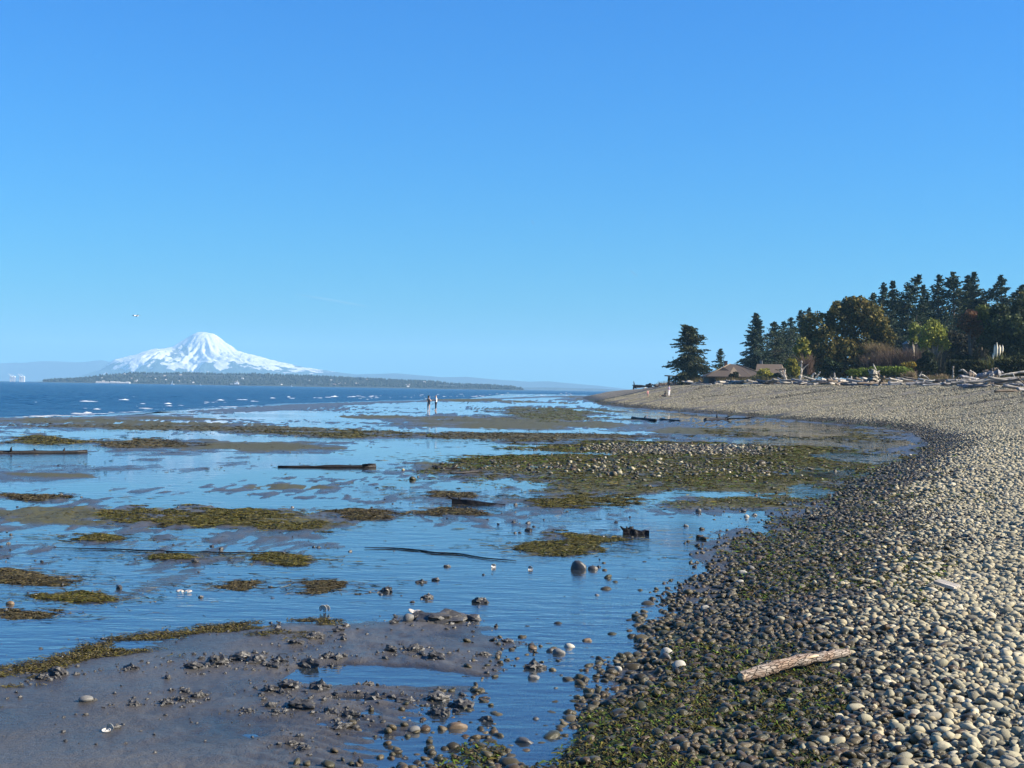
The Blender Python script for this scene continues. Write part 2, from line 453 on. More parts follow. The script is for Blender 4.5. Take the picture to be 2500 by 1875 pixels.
# ------------------------------------------------------------------ ground materials
def mud_material():
    m = Mat('wet_mud_and_shingle')
    p1 = m.pos(); 
    n1 = m.noise(p1, 1.3, 5); n2 = m.noise(p1, 14, 5, 0.6); n3 = m.noise(p1, 90, 3)
    mud = m.ramp(n1, [(0.3, (0.050, 0.047, 0.043)), (0.55, (0.078, 0.073, 0.065)), (0.75, (0.105, 0.096, 0.080))])
    mud = m.mix(m.math('MULTIPLY', n2, 0.35), mud, (0.045, 0.042, 0.040))
    weed = m.ramp(n2, [(0.3, (0.030, 0.025, 0.006)), (0.5, (0.058, 0.052, 0.009)), (0.68, (0.090, 0.078, 0.014)), (0.85, (0.045, 0.055, 0.010))])
    weedf = m.ramp(m.math('ADD', m.attr('weed'), m.math('MULTIPLY', m.math('SUBTRACT', n2, 0.5), 0.9)), [(0.35, 0.0), (0.6, 1.0)])
    gp = m.node('ShaderNodeNewGeometry'); sz = m.node('ShaderNodeSeparateXYZ'); m.L.new(gp.outputs['Position'], sz.inputs[0])
    damp = m.ramp(m.math('MULTIPLY', sz.outputs[2], 40.0), [(0.05, 0.9), (2.4, 0.2)])      # soaked sand is darker
    mud = m.mix(damp, mud, m.mix(1.0, mud, (0.46, 0.45, 0.45), 'MULTIPLY'))
    low = m.mix(weedf, mud, weed)
    # shingle
    v = m.node('ShaderNodeTexVoronoi'); v.inputs['Scale'].default_value = 13; m.L.new(p1, v.inputs['Vector'])
    sep = m.node('ShaderNodeSeparateColor'); m.L.new(v.outputs['Color'], sep.inputs[0])
    stone = m.ramp(sep.outputs[0], [(0.0, (0.11, 0.098, 0.076)), (0.35, (0.21, 0.185, 0.138)), (0.7, (0.30, 0.265, 0.195)), (1.0, (0.39, 0.345, 0.26))])
    gap = m.ramp(v.outputs['Distance'], [(0.35, 1.0), (0.75, 0.25)])
    stone = m.mix(1.0, stone, gap, 'MULTIPLY')
    mid = m.noise(m.pos((1.0, 1.0, 1)), 3.2, 4, 0.7)
    stone = m.mix(1.0, stone, m.ramp(mid, [(0.3, 0.45), (0.5, 0.9), (0.68, 1.5)]), 'MULTIPLY')
    big = m.noise(m.pos((0.06, 0.5, 1)), 1.0, 5, 0.65)
    stone = m.mix(m.ramp(big, [(0.42, 0.0), (0.62, 0.75)]), stone, (0.085, 0.078, 0.065))
    wet = m.mix(1.0, stone, (0.30, 0.30, 0.28), 'MULTIPLY')
    s = m.attr('s')
    wetf = m.ramp(m.math('DIVIDE', s, 10.0), [(0.18, 0.0), (0.45, 1.0)])
    shingle = m.mix(wetf, wet, stone)
    green = m.ramp(n2, [(0.35, (0.022, 0.030, 0.008)), (0.7, (0.055, 0.078, 0.014))])
    shingle = m.mix(m.ramp(m.attr('slime'), [(0.35, 0.0), (0.6, 0.9)]), shingle, green)
    shf = m.ramp(m.math('ADD', s, 0.5), [(0.30, 0.0), (0.75, 1.0)])
    col = m.mix(shf, low, shingle)
    soil = m.ramp(n1, [(0.3, (0.10, 0.085, 0.05)), (0.6, (0.17, 0.14, 0.08)), (0.8, (0.07, 0.085, 0.03))])
    col = m.mix(m.ramp(m.math('DIVIDE', s, 100.0), [(0.27, 0.0), (0.33, 1.0)]), col, soil)
    m.base(col)
    soaked = m.ramp(m.math('MULTIPLY', sz.outputs[2], 40.0), [(0.04, 1.0), (0.36, 0.0)])     # sand just above the water is full of it
    rough_low = m.mix(soaked, m.ramp(n1, [(0.35, 0.26), (0.7, 0.46)]), (0.13, 0.13, 0.13))
    rough_low = m.mix(weedf, rough_low, (0.55, 0.55, 0.55))
    rgh = m.mix(shf, rough_low, m.mix(wetf, (0.6,) * 3, (0.9,) * 3))
    m.to(rgh, 'Roughness')
    hgt = m.math('ADD', m.math('MULTIPLY', n2, 0.6), m.math('MULTIPLY', n3, 0.25))
    b1 = m.bump(hgt, 0.95, 0.035)
    b2 = m.bump(m.math('MULTIPLY', m.math('SUBTRACT', 1.0, v.outputs['Distance']), shf), 1.0, 0.05, b1)
    m.to(b2, 'Normal')
    m.to(m.mix(shf, m.mix(soaked, (0.28,) * 3, (0.5,) * 3), (0.3,) * 3), 'Specular IOR Level')
    return m.m
def water_material(name, body, cover, bump_s):
    """thin clear film over mud: a Fresnel mix of mirror and see-through, ruffled in patches"""
    m = Mat(name); m.N.remove(m.p)
    p = m.pos()
    calm = m.ramp(m.noise(m.pos((0.10, 0.06, 1)), 1.0, 3), [(0.46, 0.12), (0.58, 1.0)])
    a = m.noise(m.pos((0.8, 1.7, 1)), 5.0, 3, 0.5); b = m.noise(m.pos((0.9, 2.0, 1)), 1.5, 3, 0.5); c = m.noise(p, 22.0, 2, 0.5)
    e_ = m.noise(m.pos((0.35, 0.8, 1)), 1.1, 4, 0.6)
    h = m.math('ADD', m.math('MULTIPLY', a, m.math('MULTIPLY', e_, 0.7)), m.math('ADD', m.math('MULTIPLY', b, 0.8), m.math('MULTIPLY', c, 0.05)))
    gp = m.node('ShaderNodeNewGeometry'); sz = m.node('ShaderNodeSeparateXYZ'); m.L.new(gp.outputs['Position'], sz.inputs[0])
    windy = m.ramp(m.math('DIVIDE', sz.outputs[1], 100.0), [(0.16, 0.5), (0.40, 0.0)])      # the breeze reaches the near water
    lee = m.ramp(m.math('DIVIDE', sz.outputs[1], 100.0), [(0.22, 1.0), (0.6, 0.5)])
    ruffle = m.math('MAXIMUM', m.math('MULTIPLY', calm, lee), windy)
    nrm = m.bump(h, m.math('MULTIPLY', ruffle, bump_s), 0.10)
    gl = m.node('ShaderNodeBsdfGlossy'); gl.inputs['Roughness'].default_value = 0.03; gl.inputs['Color'].default_value = (1, 1, 1, 1)
    m.L.new(nrm, gl.inputs['Normal'])
    tr = m.node('ShaderNodeBsdfTransparent'); tr.inputs['Color'].default_value = (0.80, 0.86, 0.88, 1)
    df = m.node('ShaderNodeBsdfDiffuse'); df.inputs['Color'].default_value = (*body, 1)
    under = m.node('ShaderNodeMixShader'); under.inputs[0].default_value = cover
    m.L.new(tr.outputs[0], under.inputs[1]); m.L.new(df.outputs[0], under.inputs[2])
    fr = m.node('ShaderNodeFresnel'); fr.inputs['IOR'].default_value = 2.2
    m.L.new(nrm, fr.inputs['Normal'])
    mx = m.node('ShaderNodeMixShader')
    m.L.new(fr.outputs[0], mx.inputs[0]); m.L.new(under.outputs[0], mx.inputs[1]); m.L.new(gl.outputs[0], mx.inputs[2])
    m.L.new(mx.outputs[0], m.out.inputs['Surface'])
    return m.m
def sea_material():
    m = Mat('open_sea')
    m.set(Base_Color=(0.006, 0.036, 0.085, 1), Roughness=0.26, IOR=1.33)
    m.p.inputs['Specular IOR Level'].default_value = 0.14
    a = m.noise(m.pos((0.55, 1.0, 1)), 0.9, 4, 0.6); b = m.noise(m.pos((0.5, 1.0, 1)), 0.12, 4, 0.55)
    h = m.math('ADD', m.math('MULTIPLY', a, 0.5), m.math('MULTIPLY', b, 2.5))
    m.to(m.bump(h, 1.0, 0.8), 'Normal')
    return m.m

# ------------------------------------------------------------------ ground sheet
X, Y, Q = fan(5.0, 780, 720, 900, 34, -1.0, 1.0)
Z, S_, T_, W_, BAR_ = ground_parts(X, Y)
slime = smooth(-0.6, 0.2, S_) * smooth(3.4, 1.2, S_) * (0.45 + 0.6 * fbm(X * .35, Y * .35, 3, 61))
weed_extra = smooth(0.1, 0.5, fbm(X * .30, Y * .22, 4, 63)) * 0.30 * (1 - BAR_) * smooth(0.02, -0.02, Z - 0.03)
M_ground = mud_material()
tidal_flat = structure(link('tidal_flat_ground', mesh_data('tidal_flat_ground', np.stack([X, Y, Z], 1), Q, M_ground, True,
             {'s': S_, 'weed': np.clip(W_ * 0.62 + weed_extra, 0, 1), 'slime': slime})))
# coarse ground all round and out to the horizon, below the fine sheet
n = 160
gx = np.sign(np.linspace(-1, 1, n)) * np.abs(np.linspace(-1, 1, n)) ** 3.2 * 14500
gy = np.sign(np.linspace(-1, 1, n)) * np.abs(np.linspace(-1, 1, n)) ** 3.2 * 14500 + 40
GX, GY = np.meshgrid(gx, gy, indexing='ij'); gxf, gyf = GX.ravel(), GY.ravel()
gz, gs, gt, gw, _ = ground_parts(gxf, gyf)
infan = (np.abs(gxf) < np.tan(R(37)) * (gyf + 1) + 8) & (gyf > -3) & (gyf < 820)
gz = np.where(infan, np.minimum(gz - 0.6, -0.5), gz - 0.05)
gz = np.where(gyf > 800, -6.0, gz); gz = np.clip(gz, -6, 5)
i = np.arange(n * n).reshape(n, n)
structure(link('seabed_ground', mesh_data('seabed_ground', np.stack([gxf, gyf, gz], 1), np.stack([i[:-1, :-1], i[1:, :-1], i[1:, 1:], i[:-1, 1:]], -1).reshape(-1, 4), M_ground, True,
          {'s': gs, 'weed': gw * 0, 'slime': gw * 0})))

# ------------------------------------------------------------------ water on the flat
X, Y, Q = fan(3.0, 760, 190, 190, 38, -1.0)
t = sea_t(X, Y); s = shore_s(X, Y)
tn = lambda a, b: sea_t(a, b) + 1.5 + 2.2 * fbm(a / 9, b / 16, 3, 77)
t = tn(X, Y)
ok = (t < 0) & (s < 9)
Q = Q[ok[Q].any(1)]
for it in range(3):                                   # pull the rim of the sheet onto the tide line
    t = tn(X, Y); e = 0.05
    gx_, gy_ = (tn(X + e, Y) - t) / e, (tn(X, Y + e) - t) / e
    k_ = np.where(t > 0, t / (gx_ ** 2 + gy_ ** 2 + 1e-6), 0)
    k_ = np.clip(k_, 0, 12)
    X, Y = X - k_ * gx_, Y - k_ * gy_
M_film = water_material('shallow_tide_water', (0.060, 0.080, 0.100), 0.30, 0.36)
structure(link('tide_water', mesh_data('tide_water', np.stack([X, Y, np.zeros_like(X)], 1), Q, M_film)))

# ------------------------------------------------------------------ open sea with real waves
X, Y, Q = fan(55.0, 14400, 300, 560, 36, 0.0, 0.9)
t = sea_t(X, Y)
d = np.hypot(X, Y)
amp = (0.02 + 0.16 * smooth(0, 45, t)) * smooth(2600, 700, d)
zs = np.zeros_like(X)
rs = np.random.RandomState(5)
for k in range(14):
    lam = rs.uniform(1.6, 7.0); th = R(rs.normal(-62, 22)); ph = rs.uniform(0, 6.28)
    q = (X * math.sin(th) + Y * math.cos(th)) * 2 * math.pi / lam + ph + 1.5 * vnoise(X / 40, Y / 40, 70 + k)
    w = np.sin(q)
    zs += (lam / 7) * (w + 0.35 * np.cos(2 * q)) / 3.2 * smooth(lam * 330, lam * 120, d)
zs = zs * amp - 0.035
ok = t > -7
Q = Q[ok[Q].all(1)]
M_sea = sea_material()
structure(link('sea', mesh_data('sea', np.stack([X, Y, zs], 1), Q, M_sea)))
# ------------------------------------------------------------------ far land: wooded headland, ridges, snow mountain
HEAD_Y = 3200.0
HZ = 950.0
def horizon_py(px): return 929.0 + 0.0168 * px
def height_at(px, py, Y): return at(px, py, Y).z
HEAD_PROFILE = [(-260, 938), (-60, 932), (60, 926), (120, 921), (165, 917), (215, 908), (240, 905), (330, 907), (420, 906), (520, 907), (600, 909), (680, 913), (760, 915), (830, 918), (900, 921), (960, 925), (1030, 927), (1075, 932), (1110, 935), (1190, 937), (1245, 941), (1270, 945), (1300, 948), (1420, 950.5), (1500, 952.5)]
def forest_material():
    m = Mat('far_forest')
    n = m.noise(m.pos((.012, .012, .03)), 1.0, 5)
    m.base(m.ramp(n, [(0.3, (0.005, 0.010, 0.008)), (0.55, (0.009, 0.017, 0.011)), (0.75, (0.022, 0.028, 0.020))]))
    m.set(Roughness=0.9)
    return m.m
M_forest = forest_material()
xs = np.linspace(-260, 1510, 460); ys = np.linspace(HEAD_Y - 110, HEAD_Y + 900, 36)
pp = np.interp(xs, [p[0] for p in HEAD_PROFILE], [p[1] for p in HEAD_PROFILE])
ht = np.array([height_at(a, b, HEAD_Y) for a, b in zip(xs, pp)])
wx = np.array([x_at(a, HEAD_Y) for a in xs])
XX, YY = np.meshgrid(wx, ys, indexing='ij')
rise = smooth(HEAD_Y - 100, HEAD_Y + 170, YY + 60 * fbm(XX / 260, YY / 260, 3, 81))
ZZ = np.maximum(ht[:, None] - 4.5, 1.0) * rise * (1 + 0.10 * fbm(XX / 180, YY / 180, 4, 83)) - 1.0
ZZ = np.where(YY > HEAD_Y + 330, ZZ * (1 - 0.5 * smooth(HEAD_Y + 330, HEAD_Y + 900, YY)), ZZ)
i = np.arange(XX.size).reshape(XX.shape)
Q = np.stack([i[:-1, :-1], i[1:, :-1], i[1:, 1:], i[:-1, 1:]], -1).reshape(-1, 4)
headland = structure(link('wooded_headland', mesh_data('wooded_headland', np.stack([XX.ravel(), YY.ravel(), ZZ.ravel()], 1), Q, M_forest)))
xs_h, wx_h, ys_h, ZZ_h = xs, wx, ys, ZZ
# the wood on it, one mass of small crowns
rs = np.random.RandomState(3)
V = []; T = []
ntree = 9000
ia = rs.uniform(0, len(wx) - 1.01, ntree); jb = rs.beta(1.1, 2.2, ntree) * (len(ys) - 1.01) * 0.62
i0 = ia.astype(int); j0 = jb.astype(int)
tx = np.interp(ia, np.arange(len(wx)), wx); ty = np.interp(jb, np.arange(len(ys)), ys); tz = ZZ[i0, j0]
keep = (tz > 1.2) & (fbm(tx / 140, ty / 140, 3, 88) > -0.35)
for x, y, z in zip(tx[keep], ty[keep], tz[keep]):
    h = rs.uniform(3.5, 8); r = rs.uniform(2.0, 4); a = rs.uniform(0, 6.28); k = len(V)
    conic = rs.rand() < 0.5
    for q in range(5):
        w = a + q * 1.2566; V.append((x + r * math.cos(w), y + r * math.sin(w), z + h * (0.15 if conic else 0.45)))
    V.append((x, y, z + h)); V.append((x, y, z - 1))
    for q in range(5):
        T.append((k + q, k + (q + 1) % 5, k + 5)); T.append((k + (q + 1) % 5, k + q, k + 6))
tag(link('headland_wood', mesh_data('headland_wood', V, np.array(T), M_forest, False)), 'dark hazy wood covering the far headland across the sound', 'woodland', None, 'stuff')

# far blue ridges
def ridge(name, prof, Y, mat, seed, amp, depth=600):
    xs = np.linspace(prof[0][0], prof[-1][0], 260)
    pp = np.interp(xs, [p[0] for p in prof], [p[1] for p in prof])
    ht = np.array([height_at(a, b, Y) for a, b in zip(xs, pp)]); wx = np.array([x_at(a, Y) for a in xs])
    ys = np.linspace(Y - depth, Y + depth, 20)
    XX, YY = np.meshgrid(wx, ys, indexing='ij')
    k = 1 - np.abs(YY - Y) / depth
    ZZ = ht[:, None] * smooth(0, 1, k) * (1 + amp * fbm(XX / 300, YY / 300, 4, seed)) - 1
    i = np.arange(XX.size).reshape(XX.shape)
    Q = np.stack([i[:-1, :-1], i[1:, :-1], i[1:, 1:], i[:-1, 1:]], -1).reshape(-1, 4)
    return structure(link(name, mesh_data(name, np.stack([XX.ravel(), YY.ravel(), ZZ.ravel()], 1), Q, mat)))
ridge('far_ridge', [(700, 936), (760, 912), (820, 908), (870, 914), (930, 912), (960, 910), (1010, 914), (1080, 920), (1140, 919), (1200, 925), (1290, 931), (1340, 930), (1400, 936), (1460, 941), (1510, 947), (1560, 954)], 10900, M_forest, 91, 0.05)
ridge('low_far_shore', [(1200, 949.5), (1270, 945.5), (1330, 945), (1400, 947), (1470, 948.5), (1540, 953), (1600, 955.5)], 7600, M_forest, 93, 0.05, 300)
ridge('foothills', [(-320, 936), (-250, 900), (-100, 898), (0, 886), (60, 884), (120, 882), (180, 885), (250, 880), (290, 890), (420, 898), (560, 900), (700, 906), (760, 909), (830, 915), (900, 930)], 13600, M_forest, 95, 0.06, 500)

def mountain_material():
    m = Mat('snow_and_rock')
    n = m.noise(m.pos((.010, .010, .010)), 1.0, 6, 0.6); n2 = m.noise(m.pos((.05, .05, .05)), 1.0, 4)
    g = m.node('ShaderNodeNewGeometry'); sp = m.node('ShaderNodeSeparateXYZ'); m.L.new(g.outputs['Position'], sp.inputs[0])
    sn = m.node('ShaderNodeSeparateXYZ'); m.L.new(g.outputs['True Normal'], sn.inputs[0])
    line = m.math('ADD', m.attr('snow'), m.math('MULTIPLY', m.math('SUBTRACT', n, 0.5), 1.7))
    snow = m.ramp(line, [(0.47, 0.0), (0.53, 1.0)])
    rock = m.ramp(n2, [(0.3, (0.05, 0.05, 0.052)), (0.7, (0.11, 0.105, 0.10))])
    forest = m.mix(m.ramp(m.math('DIVIDE', sp.outputs[2], 400.0), [(0.45, 0.0), (0.6, 1.0)]), (0.03, 0.045, 0.03), rock)
    m.base(m.mix(snow, forest, (0.56, 0.55, 0.55)))
    m.set(Roughness=0.8)
    m.p.inputs['Specular IOR Level'].default_value = 0.2
    n5 = m.noise(m.pos((.016, .016, .02)), 1.0, 6, 0.65)
    m.to(m.bump(n5, 0.9, 30.0), 'Normal')
    return m.m
MT_Y = 11200.0
prof = [(288, 876), (326, 868), (360, 857), (378, 852), (398, 851), (420, 846), (434, 837), (449, 826), (466, 815), (480, 809.5), (500, 810), (521, 815), (532, 823), (550, 836), (564, 845), (579, 856), (608, 865), (637, 872), (662, 879), (687, 885), (709, 889), (723, 894), (767, 901), (800, 905), (880, 920), (960, 940)]
left = [(60, 932), (130, 925), (200, 922), (250, 902)] + [p for p in prof if p[0] <= 490]
SX, SY = x_at(488, MT_Y), MT_Y
pxm = MT_Y / F
def hgt(p): return height_at(p[0], p[1], MT_Y)
Lr = sorted([(abs(p[0] - 488) * pxm, hgt(p)) for p in left]); Rr = sorted([(abs(p[0] - 488) * pxm, hgt(p)) for p in prof if p[0] >= 488])
nx, ny = 320, 150
gx = np.linspace(x_at(20, MT_Y), x_at(970, MT_Y), nx); gy = np.linspace(MT_Y - 1350, MT_Y + 700, ny)
XX, YY = np.meshgrid(gx, gy, indexing='ij')
dx, dy = XX - SX, YY - SY
rho = np.hypot(dx, dy * 1.05) + 1e-6
phi = np.arctan2(dy, dx)
hl = np.interp(rho, [a for a, _ in Lr], [b for _, b in Lr]); hr = np.interp(rho, [a for a, _ in Rr], [b for _, b in Rr])
wgt = (np.cos(phi) + 1) / 2
H = hl * (1 - wgt) + hr * wgt
front = np.clip(-np.sin(phi), 0, 1)
H = H - front * np.minimum(rho * 0.05, 55)
wob = 0.35 * fbm(XX / 260, YY / 260, 3, 101)
rib = ridged((phi + wob * 0.6) * 2.6, rho / 900, 3, 103)
rib2 = ridged((phi + wob) * 7.5, rho / 420, 3, 105)
k = smooth(20, 300, rho) * front
H = H + k * (36 * rib + 30 * rib2) + 8 * fbm(XX / 45, YY / 45, 4, 107) * smooth(0, 200, rho) - 18 * k
# hollow below the summit on the shaded side
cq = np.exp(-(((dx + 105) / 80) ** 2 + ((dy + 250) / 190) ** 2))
H = H - 38 * cq
summit = 1 - smooth(30, 100, rho)
H = np.minimum(H, hgt((480, 809.5)))
edge = smooth(0, 0.05, (XX - gx[0]) / (gx[-1] - gx[0])) * smooth(1, 0.95, (XX - gx[0]) / (gx[-1] - gx[0])) * smooth(gy[0], gy[0] + 300, YY)
H = H * edge - 2
snowv = (H - 92) / 230 + 0.42 - 1.5 * cq * smooth(-0.1, 0.5, fbm(dx / 30 + dy / 60, dy / 150, 4, 109) + 0.35) - 0.16 * rib2 - 0.12 * rib  # bare rock in the hollow, spread wider to colour in the face's shade
snowv = snowv + 0.25 * summit
i = np.arange(XX.size).reshape(XX.shape)
Q = np.stack([i[:-1, :-1], i[1:, :-1], i[1:, 1:], i[:-1, 1:]], -1).reshape(-1, 4)
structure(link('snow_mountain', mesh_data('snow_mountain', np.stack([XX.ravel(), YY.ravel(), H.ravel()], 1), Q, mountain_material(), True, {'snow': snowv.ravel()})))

# ------------------------------------------------------------------ the air
hm = Mat('air'); hm.N.remove(hm.p)
pv = hm.node('ShaderNodeVolumePrincipled')
pv.inputs['Color'].default_value = (0.31, 0.60, 0.86, 1)
pv.inputs['Density'].default_value = 1.0e-4
pv.inputs['Anisotropy'].default_value = 0.0
hm.L.new(pv.outputs[0], hm.out.inputs['Volume'])
haze = G().box((-15000, -15000, -8), (15000, 15000, hgt((480, 809.5)) + 14)).build('haze', hm.m, None, False)
tag(haze, 'pale blue haze between the beach and the far mountain', 'haze', None, 'stuff')
# ------------------------------------------------------------------ things on the flat and the shingle
def strands(px, py, pz, length, width, lift, cols, rs, ang=None):
    """ribbons of weed lying over each other: three cross-sections each"""
    n = len(px)
    L = length * rs.uniform(0.5, 1.4, n); W = width * rs.uniform(0.6, 1.5, n)
    a = rs.uniform(0, 2 * np.pi, n) if ang is None else ang + rs.normal(0, 0.7, n)
    bend = rs.normal(0, 0.5, n); h = lift * rs.uniform(0.1, 1.0, n)
    V = np.zeros((n, 6, 3))
    base = np.stack([px, py, pz], 1)
    for k, (f, hh) in enumerate(((0.0, 0.15), (0.5, 1.0), (1.0, 0.25))):
        aa = a + bend * f
        c = base + np.stack([np.cos(aa) * L * (f - .5), np.sin(aa) * L * (f - .5), h * hh], 1)
        w = W * (1.0 if k == 1 else 0.55)
        side = np.stack([-np.sin(aa) * w, np.cos(aa) * w, rs.uniform(-0.6, 0.6, n) * w], 1) * 0.5
        V[:, 2 * k] = c - side; V[:, 2 * k + 1] = c + side
    b = np.arange(n)[:, None] * 6
    Q = np.concatenate([b + np.array([[0, 1, 3, 2]]), b + np.array([[2, 3, 5, 4]])])
    ci = rs.randint(0, len(cols), n)
    col = np.asarray(cols)[ci] * rs.uniform(0.6, 1.35, (n, 1))
    return V.reshape(-1, 3), Q, np.repeat(col, 6, 0)
def weed_material():
    m = Mat('wet_weed')
    n = m.noise(m.pos(), 30, 3)
    m.base(m.mix(m.math('MULTIPLY', n, 0.6), m.attr('col', 'Color'), (0.02, 0.018, 0.01)))
    m.set(Roughness=0.55)
    m.p.inputs['Specular IOR Level'].default_value = 0.12
    return m.m
M_weed = weed_material()
OLIVE = [(0.090, 0.078, 0.010), (0.058, 0.052, 0.008), (0.118, 0.100, 0.016), (0.028, 0.025, 0.007), (0.056, 0.066, 0.008), (0.15, 0.122, 0.032)]
BROWN = [(0.066, 0.050, 0.020), (0.036, 0.028, 0.013), (0.100, 0.077, 0.031), (0.020, 0.017, 0.010), (0.16, 0.13, 0.06), (0.064, 0.057, 0.017)]
GREEN = [(0.070, 0.120, 0.010), (0.095, 0.145, 0.014), (0.030, 0.050, 0.010), (0.060, 0.062, 0.014), (0.025, 0.03, 0.01)]

def mat_points(idx, n, rs, thr=0.5, grow=1.0):
    px_, py_ = [], []
    ks = [_B[i] for i in idx]
    area = np.array([k[2] * k[3] for k in ks]); cnt = (n * area / area.sum()).astype(int) + 5
    for k, c in zip(ks, cnt):
        u = rs.uniform(-1.15, 1.15, c * 2); v = rs.uniform(-1.15, 1.15, c * 2)
        y = k[1] + v * k[3]; x = k[0] + u * k[2] + k[4] * (y - k[1])
        w = warp_fn(x, y)
        am = bank_amount(x, y, k, w) / k[5]
        pat = fbm(x * 1.1, y * 1.9, 4, 131, 0.65)
        ok = (am + 1.0 * pat > thr)
        px_.append(x[ok]); py_.append(y[ok])
    return np.concatenate(px_), np.concatenate(py_)
def make_mat(name, idx, n, cols, label, cat='seaweed mat', length=0.16, width=0.012, lift=0.018, thr=0.42, seed=0, group=None):
    rs = np.random.RandomState(900 + seed)
    x, y = mat_points(idx, n, rs, thr)
    z = ground(x, y)
    ok = z > -0.012
    x, y, z = x[ok], y[ok], z[ok]
    d = np.hypot(x, y)
    f = np.clip(d / 22, 0.75, 3.2)                   # coarser tufts further away
    V, Q, col = strands(x, y, z, length * f ** 0.6, width * f, lift * f ** 0.5, cols, rs)
    # thin trailing shreds at the ends
    nt = max(30, len(x) // 7); j = rs.randint(0, len(x), nt)
    sp_ = np.interp(np.median(y), [15, 60], [0.35, 1.6])
    x2 = x[j] + rs.exponential(sp_, nt) * rs.choice([-1, 1], nt); y2 = y[j] + rs.normal(0, sp_ * .6, nt); z2 = np.maximum(ground(x2, y2), 0.0)
    f2 = np.clip(np.hypot(x2, y2) / 22, 0.75, 3.2)
    V2, Q2, c2 = strands(x2, y2, z2, length * f2 ** .6 * 1.3, width * f2 * .8, lift * .4, cols, rs, 0.0)
    Q = np.concatenate([Q, Q2 + len(V)]); V = np.concatenate([V, V2]); col = np.concatenate([col, c2])
    o = link(name, mesh_data(name, V - V.mean(0), Q, M_weed, False, {'col': col}), None, V.mean(0))
    tag(o, label, cat, group)
    return o
MATS = [
    ((0,), 5200, OLIVE, 'largest olive eelgrass mat on the wet flat, long and ragged'),
    ((1,), 1200, BROWN, 'thin brown eelgrass mat with a grey mud fringe near the dark timber'),
    ((2,), 1300, OLIVE, 'narrow slanting olive eelgrass mat below the largest mat'),
    ((3,), 1200, OLIVE, 'small olive eelgrass mat above the twin clam shells'),
    ((4,), 500, OLIVE, 'tiny eelgrass tuft under the dark scarp strip'),
    ((5,), 1000, BROWN, 'small dark eelgrass mat streaked across the shallow water'),
    ((6,), 1600, BROWN, 'brown eelgrass mat behind the upright white clam shell'),
    ((7, 10), 1500, BROWN, 'ragged eelgrass streak reaching in from the picture edge'),
    ((8,), 1500, OLIVE, 'forked olive eelgrass streak in the shallow water'),
    ((9,), 1300, BROWN, 'low brown eelgrass streak just above the mud bar'),
    ((11,), 3600, OLIVE, 'slanting olive eelgrass mat in front of the dark wooden block'),
    ((12,), 2600, OLIVE, 'long olive eelgrass mat beside the dark timber'),
    ((13, 14), 900, BROWN, 'thin brown weed around the dark timber'),
    ((15,), 900, BROWN, 'dark weed line at the picture edge, mid flat'),
    ((16, 17, 18, 19, 20, 23), 26000, OLIVE + GREEN[:1], 'broad olive algae bed filling the cove beside the shingle'),
    ((21,), 2600, OLIVE + GREEN[:2], 'bright olive weed bed behind the two waders'),
    ((22,), 3600, OLIVE, 'olive weed strip under the far end of the shingle'),
    ((24,), 900, OLIVE, 'golden olive weed mound above the long dark log'),
    ((25,), 900, BROWN, 'brown weed mound right of the long dark log'),
    ((26,), 1100, OLIVE, 'long thin olive weed bar across the middle of the flat'),
    ((27,), 1800, BROWN, 'brown weed bar behind the bright calm pool'),
    ((28,), 700, BROWN, 'faint brown weed line below the breaking waves'),
]
for q, (idx, n_, cols, lab) in enumerate(MATS):
    big = idx[0] == 16
    make_mat('algae_bed' if big else 'eelgrass_mat', idx, int(n_ * (1.25 if big else 1.9)), cols, lab, 'algae bed' if big else 'seaweed mat', seed=q, thr=0.28 if big else 0.58)

# wrack along the edge of the mud bar
rs = np.random.RandomState(77)
edge = catmull([tuple(on_z(*p)[:2]) for p in [(-60, 1645), (0, 1636), (130, 1616), (250, 1588), (280, 1566), (400, 1546), (540, 1528), (700, 1518), (800, 1512)]], 8)
seg = rs.randint(0, len(edge) - 1, 13000); f = rs.rand(13000)
E = np.array(edge); ex = E[seg, 0] * (1 - f) + E[seg + 1, 0] * f; ey = E[seg, 1] * (1 - f) + E[seg + 1, 1] * f
off = -np.abs(rs.normal(0, 0.62, 13000)) + 0.06; ey2 = ey + off; ex2 = ex + rs.normal(0, 0.14, 13000)
okw = fbm(ex2 * 1.8, ey2 * 2.4, 3, 141) + 0.40 * np.exp(off * 3.5) > 0.20
ex2, ey2 = ex2[okw], ey2[okw]
V, Q, col = strands(ex2, ey2, np.maximum(ground(ex2, ey2), 0.0), 0.085, 0.008, 0.022, BROWN + OLIVE[:3], rs, 0.2)
tag(link('eelgrass_wrack', mesh_data('eelgrass_wrack', V, Q, M_weed, False, {'col': col})), 'wrack of brown eelgrass along the far edge of the mud bar', 'seaweed')
# loose bits of weed over the flat and slime on the wet shingle
def fan_points(n, d0, d1, half, rs):
    inv = rs.uniform(1 / d1, 1 / d0, n); d = 1 / inv; a = rs.uniform(-R(half), R(half), n)
    return d * np.tan(a), d
x, y = fan_points(26000, 9, 95, 23, rs)
s = shore_s(x, y); z = ground(x, y)
ok = (s < -0.3) & (z > -0.004) & (sea_t(x, y) < -2) & (fbm(x * .5, y * .35, 4, 151) > 0.10) & (poly_sd(x, y, MUD_BAR) < 0.3)
x, y, z = x[ok], y[ok], z[ok]
fd = np.clip(y / 18, 0.8, 4)
V, Q, col = strands(x, y, z, 0.07 * fd ** .7, 0.009 * fd, 0.012 * fd ** .5, BROWN + OLIVE, rs)
tag(link('loose_weed', mesh_data('loose_weed', V, Q, M_weed, False, {'col': col})), 'loose shreds of brown weed strewn over the wet flat', 'seaweed', None, 'stuff')
inv = rs.uniform(1 / 75., 1 / 6., 60000)
y = 1 / inv
